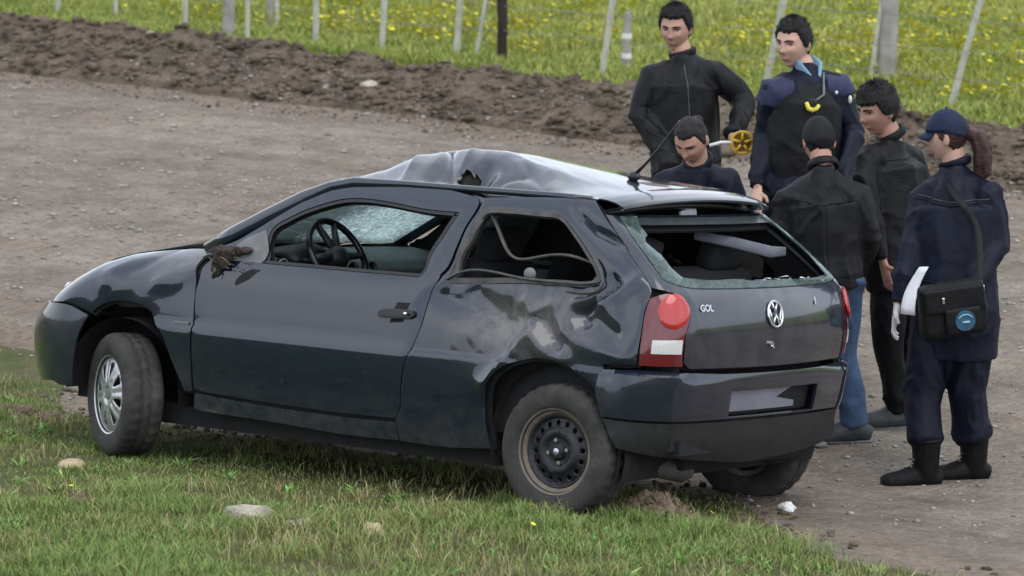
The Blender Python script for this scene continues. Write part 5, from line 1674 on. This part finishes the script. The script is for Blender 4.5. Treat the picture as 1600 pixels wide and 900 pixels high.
    for hp, kn, an, ft, t in legs:
        cuff = an + up0 * (.10 if shoe_kind == 'boot' else -.01)
        tube(bm, [hp + up0 * .04, hp.lerp(kn, .45), kn, kn.lerp(cuff, .5), cuff.lerp(kn, .12), cuff], [.108, .104, .092, .088, .094, .070] if shoe_kind == 'boot' else [.100, .092, .076, .070, .066, .066], 14)
    remesh('trousers', bm, .011, trousers, root, 2, wr=wrinkle(.016, 6, seed))
    # --- shoes, each its own part
    for hp, kn, an, ft, t in legs:
        bm = bmesh.new()
        if shoe_kind == 'boot':
            tube(bm, [an + up0 * .14, an + up0 * .05, an - up0 * .02, ft + up0 * .03 - t * .01], [.070, .064, .062, .056], 14)
        tube(bm, [ft - t * .075 + up0 * .035, ft - t * .02 + up0 * .055, ft + t * .05 + up0 * .050, ft + t * .12 + up0 * .036, ft + t * .175 + up0 * .030, ft + t * .205 + up0 * .026],
             [(.040, .040), (.052, .060), (.056, .058), (.057, .048), (.054, .042), (.040, .030)], 14, side=t.cross(up0))
        if shoe_kind != 'boot': tube(bm, [an + up0 * .03, ft + up0 * .05], [.045, .046], 12)
        so = remesh('boot' if shoe_kind == 'boot' else 'shoe', bm, .007, shoes, root, 1, wr=lambda P: .002 * fbm(P * 30, 2))
        if shoe_kind == 'boot':
            sd_ = t.cross(up0)
            for q_ in range(6):
                zz = .155 - .017 * q_; fw = .052 + .006 * q_ if q_ < 4 else .085 + .03 * (q_ - 4)
                bm = bmesh.new(); c_ = ft + up0 * zz + t * fw
                tube(bm, [c_ - sd_ * .024, c_ + t * .007 + up0 * .003, c_ + sd_ * .024 - up0 * .006], [.0032, .0036, .0032], 6); bm_obj('lace', bm, M_grey, so)
            bm = bmesh.new(); tube(bm, [an + up0 * .135, an + up0 * .150], [.073, .071], 16); bm_obj('boot_cuff', bm, M_blackj, so)
        bm = bmesh.new()
        tube(bm, [ft - t * .088 + up0 * .008, ft - t * .07 + up0 * .008, ft + t * .02 + up0 * .006, ft + t * .13 + up0 * .008, ft + t * .19 + up0 * .010, ft + t * .212 + up0 * .014], [(.020, .014), (.040, .016), (.040, .013), (.050, .014), (.042, .013), (.02, .009)], 14, side=t.cross(up0))
        bm_obj('sole', bm, M_black if shoe_kind == 'boot' else M_grey, so)
    # --- jacket with sleeves and collar
    bm = bmesh.new()
    tw = torso_w
    sm_ = (J['sha'] + J['shb']) / 2
    shw = (J['shb'] - J['sha']).length / 2
    tube(bm, [pel + up0 * hem, pel + up0 * .03, wai, wai.lerp(che, .5), che, sm_ - up0 * .055, sm_ + up0 * .03, nec - up0 * .012], [(.185 * tw, .145 * belly), (.19 * tw, .15 * belly), (.18 * tw, .145 * belly), (.186 * tw, .15), (.188 * tw, .146), (max(shw * .96, .165), .130), (max(shw * .5, .09), .094), (.075, .075)], 24, side=lat)
    for s_, e_, h_ in (('sha', 'ela', 'haa'), ('shb', 'elb', 'hab')):
        a, b_, c = J[s_], J[e_], J[h_]
        a = a - up0 * .022; inn = nec.lerp(a, .30) - up0 * .045
        tube(bm, [inn, a, a.lerp(b_, .35), a.lerp(b_, .75), b_, b_.lerp(c, .35), b_.lerp(c, .8), b_.lerp(c, .97)], [.070, .078, .071, .064, .065, .060, .050, .041], 16)
    jo = remesh('jacket', bm, .010, jacket, root, 2, wr=wrinkle(.020, 5.5, seed * 3.3))
    if collar:
        bm = bmesh.new(); nd = (hc - nec).normalized()
        a_, b2 = basis(nd)
        pts = [nec + up0 * .004 + a_ * (.066 * math.cos(t)) + b2 * (.068 * math.sin(t)) for t in np.linspace(0, 2 * math.pi, 25)]
        tube(bm, pts, [(.012, .024)] * 25, 8, side=nd.cross(Vector((1, 0, 0))) if False else None, caps=False)
        remesh('collar', bm, .006, jacket, jo, 1, wr=lambda P: .004 * fbm(P * 20, 2))
    JK[id(root)] = jo
    return root, J, base, HM, hc, f, lat, sc
JK = {}
from mathutils.bvhtree import BVHTree
def seams(P, lines, name, mat, r=.0022):
    """stitched seams, zips and hems laid on the real surface of the jacket. lines: lists of (lateral, height, side) with side +1 front / -1 back."""
    root, J, base, HM, hc, f, lat, sc = P
    jo = JK[id(root)]; up = Vector((0, 0, 1)); fv = up.cross(lat).normalized()
    if fv.dot(Vector((f.x, f.y, 0))) < 0: fv = -fv
    bv = BVHTree.FromPolygons([v.co.copy() for v in jo.data.vertices], [tuple(p.vertices) for p in jo.data.polygons])
    for ln in lines:
        pts = []
        for (a, h), (a2, h2) in zip(ln[1:], ln[2:]):
            n_ = max(2, int(math.hypot(a2 - a, h2 - h) / .02))
            for k in range(n_ + (1 if (a2, h2) == ln[-1] else 0)):
                t = k / n_; aa, hh = a + (a2 - a) * t, h + (h2 - h) * t
                c = J['chest'].copy() if hh > J['chest'].z else J['waist'].lerp(J['chest'], max(0, (hh - J['waist'].z) / (J['chest'].z - J['waist'].z))) if hh > J['waist'].z else J['waist'].lerp(J['pelvis'], min(1, (J['waist'].z - hh) / max(.05, J['waist'].z - J['pelvis'].z)))
                c.z = hh
                o = c + lat * aa + fv * ln[0] * .5
                hit = bv.ray_cast(o, -fv * ln[0])
                if hit[0] is not None: pts.append(hit[0] + fv * ln[0] * r * .5)
        if len(pts) > 2:
            bm = bmesh.new(); tube(bm, pts, [(r, r)] * len(pts), 5); bm_obj(name, bm, mat, jo)

PP = {"P1": {"J": {"head": [-2.133, 3.336, 1.613], "neck": [-2.095, 3.361, 1.447], "chest": [-2.064, 3.307, 1.288], "waist": [-2.022, 3.291, 0.997], "pelvis": [-2.008, 3.276, 0.843], "sha": [-2.204, 3.228, 1.381], "shb": [-1.949, 3.468, 1.403], "ela": [-2.237, 3.149, 1.156], "haa": [-1.973, 2.988, 1.004], "elb": [-1.808, 3.538, 1.217], "hab": [-1.712, 3.258, 1.074], "foota": [-2.04, 3.191, -0.14], "footb": [-1.913, 3.344, -0.14]}, "face": [-0.35, -1, -0.18]}, "P2": {"J": {"head": [-1.349, 3.273, 1.601], "neck": [-1.303, 3.314, 1.479], "chest": [-1.26, 3.259, 1.282], "waist": [-1.239, 3.202, 0.985], "pelvis": [-1.227, 3.166, 0.803], "sha": [-1.371, 3.103, 1.383], "shb": [-1.168, 3.452, 1.388], "ela": [-1.418, 3.128, 1.111], "haa": [-1.344, 2.945, 0.867], "elb": [-1.087, 3.475, 1.138], "hab": [-0.994, 3.229, 0.888], "foota": [-1.252, 3.075, -0.14], "footb": [-1.141, 3.216, -0.14]}, "face": [-0.75, -1, -0.12]}, "P3": {"J": {"head": [-1.008, 1.784, 1.301], "neck": [-1.027, 1.886, 1.16], "chest": [-1.061, 1.932, 1.033], "waist": [-1.121, 2.045, 0.801], "pelvis": [-1.184, 2.172, 0.629], "sha": [-1.15, 1.778, 1.081], "shb": [-0.92, 1.972, 1.091], "ela": [-1.15, 1.707, 0.893], "haa": [-1.008, 1.607, 0.733], "elb": [-0.841, 1.932, 0.897], "hab": [-0.799, 1.759, 0.736], "foota": [-1.154, 1.975, -0.14], "footb": [-1.039, 2.12, -0.14]}, "face": [-0.5, -1, -0.75]}, "P4": {"J": {"head": [-0.443, 2.046, 1.314], "neck": [-0.376, 1.989, 1.191], "chest": [-0.353, 1.961, 1.012], "waist": [-0.317, 1.932, 0.784], "pelvis": [-0.303, 1.914, 0.669], "sha": [-0.501, 1.874, 1.092], "shb": [-0.233, 2.072, 1.107], "ela": [-0.527, 1.822, 0.854], "haa": [-0.534, 1.89, 0.638], "elb": [-0.153, 2.072, 0.872], "hab": [-0.246, 2.108, 0.678], "foota": [-0.333, 1.878, -0.14], "footb": [-0.189, 2.048, -0.14]}, "face": [-0.15, 1, -0.35]}, "P5": {"J": {"head": [-0.349, 2.446, 1.435], "neck": [-0.295, 2.512, 1.287], "chest": [-0.277, 2.485, 1.126], "waist": [-0.225, 2.447, 0.816], "pelvis": [-0.189, 2.428, 0.631], "sha": [-0.321, 2.289, 1.225], "shb": [-0.288, 2.688, 1.212], "ela": [-0.249, 2.217, 0.973], "haa": [-0.138, 2.177, 0.739], "elb": [-0.19, 2.694, 0.947], "hab": [-0.136, 2.55, 0.716], "foota": [-0.169, 2.442, -0.14], "footb": [-0.171, 2.67, -0.14]}, "face": [-1, -0.7, -0.3]}, "P6": {"J": {"head": [0.399, 1.797, 1.453], "neck": [0.443, 1.819, 1.31], "chest": [0.471, 1.766, 1.115], "waist": [0.499, 1.722, 0.853], "pelvis": [0.525, 1.691, 0.648], "sha": [0.309, 1.733, 1.204], "shb": [0.607, 1.833, 1.242], "ela": [0.331, 1.618, 0.923], "haa": [0.333, 1.499, 0.69], "elb": [0.668, 1.809, 0.966], "hab": [0.668, 1.602, 0.786], "foota": [0.528, 1.469, -0.14], "footb": [0.645, 1.715, -0.14]}, "face": [-1, 0.3, -0.1]}}
PP['P1']['J']['haa'] = [-1.90, 3.02, .90]
for _k, _dz in (('P6', .035), ('P4', .028), ('P1', .015), ('P5', .015), ('P2', .012)):
    for _s in ('sha', 'shb'): PP[_k]['J'][_s][2] -= _dz
p1 = person('man in black jacket at the back left, holding the yellow tape reel', PP['P1']['J'], PP['P1']['face'], .262, M_skinA, M_blackj2, M_blktr, M_boot, M_hairk, 'short', seed=1, toe=(-.3, -1), torso_w=1.02,
            hands=(dict(curl=.6), dict(d=(.35, -.3, -.15), n=(-.3, -1, 0), curl=.8, side=-1)))
p2 = person('tall man in slate shouldered navy jacket, black vest and light blue collar', PP['P2']['J'], PP['P2']['face'], .272, M_skinC, M_navy, M_navy2, M_boot, M_hairk, 'short', seed=2, toe=(-.5, -1), torso_w=1.05, nl=-.05, collar=False)
p3 = person('woman with tied back dark hair leaning down behind the car roof', PP['P3']['J'], PP['P3']['face'], .250, M_skinA, M_navy, M_navy2, M_boot, M_hairb, 'tied', seed=3, toe=(-.3, -1))
p4 = person('man seen from behind in charcoal cap, dark jacket and blue jeans', PP['P4']['J'], PP['P4']['face'], .240, M_skinB, M_blackj2, M_jeans, M_sneak, M_hairk, 'under', hat='beanie', shoe_kind='shoe', seed=4, toe=(-.6, .8), toe_b=(-1, -.1), torso_w=1.0, hem=-.02, mouth=False)
p5 = person('black haired man in black jacket looking down, left of the woman in the cap', PP['P5']['J'], PP['P5']['face'], .262, M_skinB, M_blackj, M_blktr, M_sneak, M_hairk, 'thick', shoe_kind='shoe', seed=5, toe=(-1, -.12), torso_w=1.05, hem=-.06)
p6 = person('woman in navy cap and uniform with ponytail, white glove and boots', PP['P6']['J'], PP['P6']['face'], .240, M_skinC, M_navy, M_navy2, M_boot, M_hairr, 'tail', hat='cap', seed=6, toe=(-1, -.12), toe_b=(-1, -.1), torso_w=1.12, hem=-.20,
            hands=(dict(d=(-.15, -.2, -1), n=(1, -.2, 0), curl=.5, glove=True), dict(d=(-.8, -.3, -.6), n=(0, -1, 0), curl=.5)))

M_seam = simple('seam_thread', (.003, .003, .0035), .9); M_zip = simple('zip_metal', (.10, .10, .105), .4, metal=.5); M_pipe = simple('grey_piping', (.055, .058, .065), .7)
_z = lambda P, k: P[1][k].z
zc, zw, zp, zn = (_z(p1, k) for k in ('chest', 'waist', 'pelvis', 'neck'))
seams(p1, [(1, (.0, zn - .04), (.005, zc), (.0, zp + .02))], 'zip', M_zip, .0028)
seams(p1, [(1, (-.14, zc + .02), (-.05, zc - .0)), (1, (.05, zc), (.14, zc + .02)), (1, (-.13, zw + .04), (-.07, zw - .08)), (1, (.07, zw - .08), (.13, zw + .04))], 'pocket_seam', M_seam, .003)
zc, zw, zp, zn = (_z(p5, k) for k in ('chest', 'waist', 'pelvis', 'neck'))
seams(p5, [(1, (.0, zn - .04), (.01, zc), (.0, zp))], 'zip', M_zip, .0028)
seams(p5, [(1, (-.14, zc + .03), (-.04, zc + .01)), (-1, (-.16, zc + .08), (.16, zc + .08))], 'pocket_seam', M_seam, .003)
zc, zw, zp, zn = (_z(p4, k) for k in ('chest', 'waist', 'pelvis', 'neck'))
seams(p4, [(-1, (-.17, zc + .05), (0, zc + .035), (.17, zc + .05)), (-1, (-.16, zp + .05), (0, zp + .04), (.16, zp + .05)), (-1, (.0, zc + .035), (.0, zp + .04))], 'back_seam', M_seam, .0032)
zc, zw, zp, zn = (_z(p6, k) for k in ('chest', 'waist', 'pelvis', 'neck'))
for _s in (1, -1):
    seams(p6, [(_s, (-.18, zc + .06), (0, zc + .04), (.18, zc + .06)), (_s, (-.18, zw - .04), (.18, zw - .04))], 'back_seam', M_seam, .0034)
    seams(p6, [(_s, (-.17, zc + .075), (0, zc + .055), (.17, zc + .075))], 'piping', M_pipe, .0030)
# vest, shoulders, collar and radio of the tall man
root, J, base, HM, hc, f, lat, sc = p2
up0 = Vector((0, 0, 1)); fl = Vector((f.x, f.y, 0)).normalized(); fv = up0.cross(lat).normalized(); fv = fv if fv.dot(fl) > 0 else -fv
sm_ = (J['sha'] + J['shb']) / 2
bm = bmesh.new(); tube(bm, [J['waist'] - up0 * .14, J['waist'], J['waist'].lerp(J['chest'], .5), J['chest'], sm_ - up0 * .03, sm_ + up0 * .035], [(.205, .168), (.200, .164), (.212, .170), (.208, .166), (.150, .142), (.088, .106)], 24, side=lat)
remesh('vest', bm, .010, M_vest, root, 2, wr=wrinkle(.008, 6, 9.))
for s_ in ('sha', 'shb'):
    bm = bmesh.new(); a = J[s_]; tube(bm, [sm_.lerp(a, .42) - up0 * .004, a - up0 * .019, a.lerp(J['el' + s_[-1]], .18) - up0 * .016], [.077, .091, .085], 16)
    remesh('shoulder_yoke', bm, .010, M_slate, root, 2, wr=wrinkle(.006, 7, 3.))
bm = bmesh.new()
for sg in (-1, 1):
    tube(bm, [J['neck'] + lat * (sg * .055) - fv * .03 + up0 * .035, J['neck'] + lat * (sg * .060) + fv * .045 + up0 * .01, J['neck'] + lat * (sg * .025) + fv * .105 - up0 * .045], [(.013, .034), (.015, .038), (.010, .028)], 8)
remesh('shirt_collar', bm, .005, M_shirt, root, 1)
bm = bmesh.new(); tube(bm, [J['neck'] + lat * .07 + fv * .075 + up0 * -.02, J['chest'] + lat * .02 + fv * .165 + up0 * .08, J['chest'] + lat * -.055 + fv * .172 + up0 * .035], .006, 6); bm_obj('strap', bm, M_grey, root)
rc = J['chest'] + lat * -.055 + fv * .180 + up0 * .025
bm = bmesh.new(); tube(bm, [rc + lat * -.035 + up0 * .02, rc + lat * -.022 - up0 * .012, rc + lat * .0 - up0 * .020, rc + lat * .025 - up0 * .014, rc + lat * .040 + up0 * .004], [.010, .013, .014, .013, .009], 10)
bm_obj('yellow_whistle_loop', bm, simple('bright_yellow', (.75, .68, .08), .5), root)
bm = bmesh.new(); box(bm, rc + up0 * .02, (.022, .012, .018), bevel=.005); bm_obj('radio_clip', bm, M_black, root)
bm = bmesh.new(); ball(bm, J['shb'].lerp(J['elb'], .25) - up0 * .0 + fv * .075, (.012, .008, .022), 10, 8); bm_obj('sleeve_badge', bm, M_white, root)
bm = bmesh.new(); ball(bm, J['chest'] + lat * .10 + fv * .155 + up0 * .085, (.010, .006, .010), 8, 6); bm_obj('pin', bm, M_white, root)

# measuring wheel held by the man at the back
rl = Vector((-1.581, 3.161, 1.064)); vn = -VF
reel = empty('measuring_tape_reel', 'yellow five spoked tape reel held by the man at the back', 'tape reel', rl)
def rp(a, r, o=0): return VR * (r * math.cos(a)) + Vector((0, 0, 1)) * (r * math.sin(a)) + vn * o
bm = bmesh.new(); tube(bm, [rp(a, .058) for a in np.linspace(0, 2 * math.pi, 37)], .0085, 8, caps=False)
for o_ in (0,):
    for k in range(5):
        a = math.pi / 2 + k * 2 * math.pi / 5
        tube(bm, [rp(a, .008, .004), rp(a, .055, .004)], [.010, .0075], 8)
bm_obj('reel_frame', bm, M_yelp, reel)
bm = bmesh.new(); tube(bm, [rp(0, 0, -.02), rp(0, 0, .014)], .013, 14); bm_obj('reel_hub', bm, simple('dark_red_hub', (.12, .03, .02), .5), reel, angle=40)
bm = bmesh.new(); tube(bm, [rp(0, 0, -.018), rp(0, 0, -.006)], .047, 28); bm_obj('wound_tape', bm, simple('brown_tape', (.20, .11, .02), .6), reel, angle=40)
bm = bmesh.new(); tube(bm, [rp(math.pi, .05), rp(math.pi, .11, .0), rp(math.pi + .1, .175, 0)], .0095, 10); bm_obj('reel_handle', bm, M_white, reel)

# paper, bag and strap of the woman on the right
root, J, base, HM, hc, f, lat, sc = p6
pt_, pb = Vector((0.474, 1.463, 0.9)) - Vector((0, 0, 0)), Vector((0.463, 1.403, 0.686))
bm = bmesh.new(); rows = []
for j, t in enumerate(np.linspace(0, 1, 8)):
    c = pt_.lerp(pb, t) - VR * (.035 * math.sin(t * 2.2) - .01) - VF * .02
    rows.append([bm.verts.new(c + (VR * .35 + VF * -.1).normalized() * (wd_ - .5) * (.045 + .02 * t) + VF * (.02 * math.sin(t * 3 + wd_))) for wd_ in np.linspace(0, 1, 4)])
for a, b_ in zip(rows, rows[1:]):
    for i in range(3): bm.faces.new((a[i], a[i + 1], b_[i + 1], b_[i]))
pp_ = bm_obj('paper_sheet', bm, M_papr); m = pp_.modifiers.new('s', 'SOLIDIFY'); m.thickness = .004
meta(pp_, 'folded white paper at the hip of the woman in the navy cap', 'paper')
bc = Vector((0.683, 1.387, 0.741))
bag = empty('shoulder_bag', 'black shoulder bag with round blue patch on the right woman', 'bag', bc)
bx = (VR * 1 + VF * .12).normalized(); by = up0.cross(bx).normalized()
RB = Matrix(((bx.x, by.x, 0), (bx.y, by.y, 0), (0, 0, 1))) @ Matrix.Rotation(R(-8), 3, 'Y')
bm = bmesh.new(); box(bm, (0, 0, 0), (.155, .055, .125), RB, bevel=.035)
remesh('bag_body', bm, .008, M_bag, bag, 1, wr=wrinkle(.006, 9, 4.))
bm = bmesh.new(); box(bm, RB @ Vector((.0, -.062, .055)), (.140, .012, .055), RB, bevel=.010); remesh('bag_flap', bm, .005, M_bag, bag, 1, wr=lambda P: .003 * fbm(P * 14, 2))
bm = bmesh.new(); box(bm, RB @ Vector((.03, -.064, -.045)), (.085, .02, .06), RB, bevel=.014); pk_ = bm_obj('front_pocket', bm, M_bag, bag)
bm = bmesh.new(); tube(bm, [RB @ Vector((.035, -.082, -.045)), RB @ Vector((.035, -.090, -.045))], [.048, .046], 24); pa_ = bm_obj('round_patch', bm, M_blue, bag, angle=40)
bm = bmesh.new(); tube(bm, [RB @ Vector((.035 + .034 * math.cos(a), -.092, -.045 + .030 * math.sin(a))) for a in np.linspace(.4, 2.7, 12)], .0035, 6); tube(bm, [RB @ Vector((.035 - .016, -.092, -.05)), RB @ Vector((.035 + .018, -.092, -.05))], .006, 6); bm_obj('patch_print', bm, simple('pale_blue_print', (.25, .42, .52), .6), pa_)
bm = bmesh.new(); box(bm, RB @ Vector((.13, -.06, .09)), (.014, .006, .012), RB, bevel=.003); bm_obj('buckle', bm, M_chrome, bag)
bm = bmesh.new(); box(bm, RB @ Vector((-.055, -.078, .06)), (.006, .006, .014), RB, bevel=.002); bm_obj('buckle', bm, M_chrome, bag)
o_ = base - bc
sh = J['sha'] + o_; sb_ = J['shb'] + o_
bk_ = -Vector((f.x, f.y, 0)).normalized()
bm = bmesh.new()
tube(bm, [RB @ Vector((.13, -.03, .10)), J['chest'] + o_ + VR * .10 - VF * .185 - up0 * .05, J['chest'] + o_ + VR * .03 - VF * .185 + up0 * .05, sh.lerp(sb_, .40) - VF * .165 + up0 * .03, sh.lerp(sb_, .34) - VF * .075 + up0 * .105, sh.lerp(sb_, .30) + VF * .06 + up0 * .09], [(.016, .004)] * 6, 8, side=VR)
st_ = bm_obj('bag_strap', bm, M_bag, bag)
m = st_.modifiers.new('s', 'SUBSURF'); m.levels = m.render_levels = 2
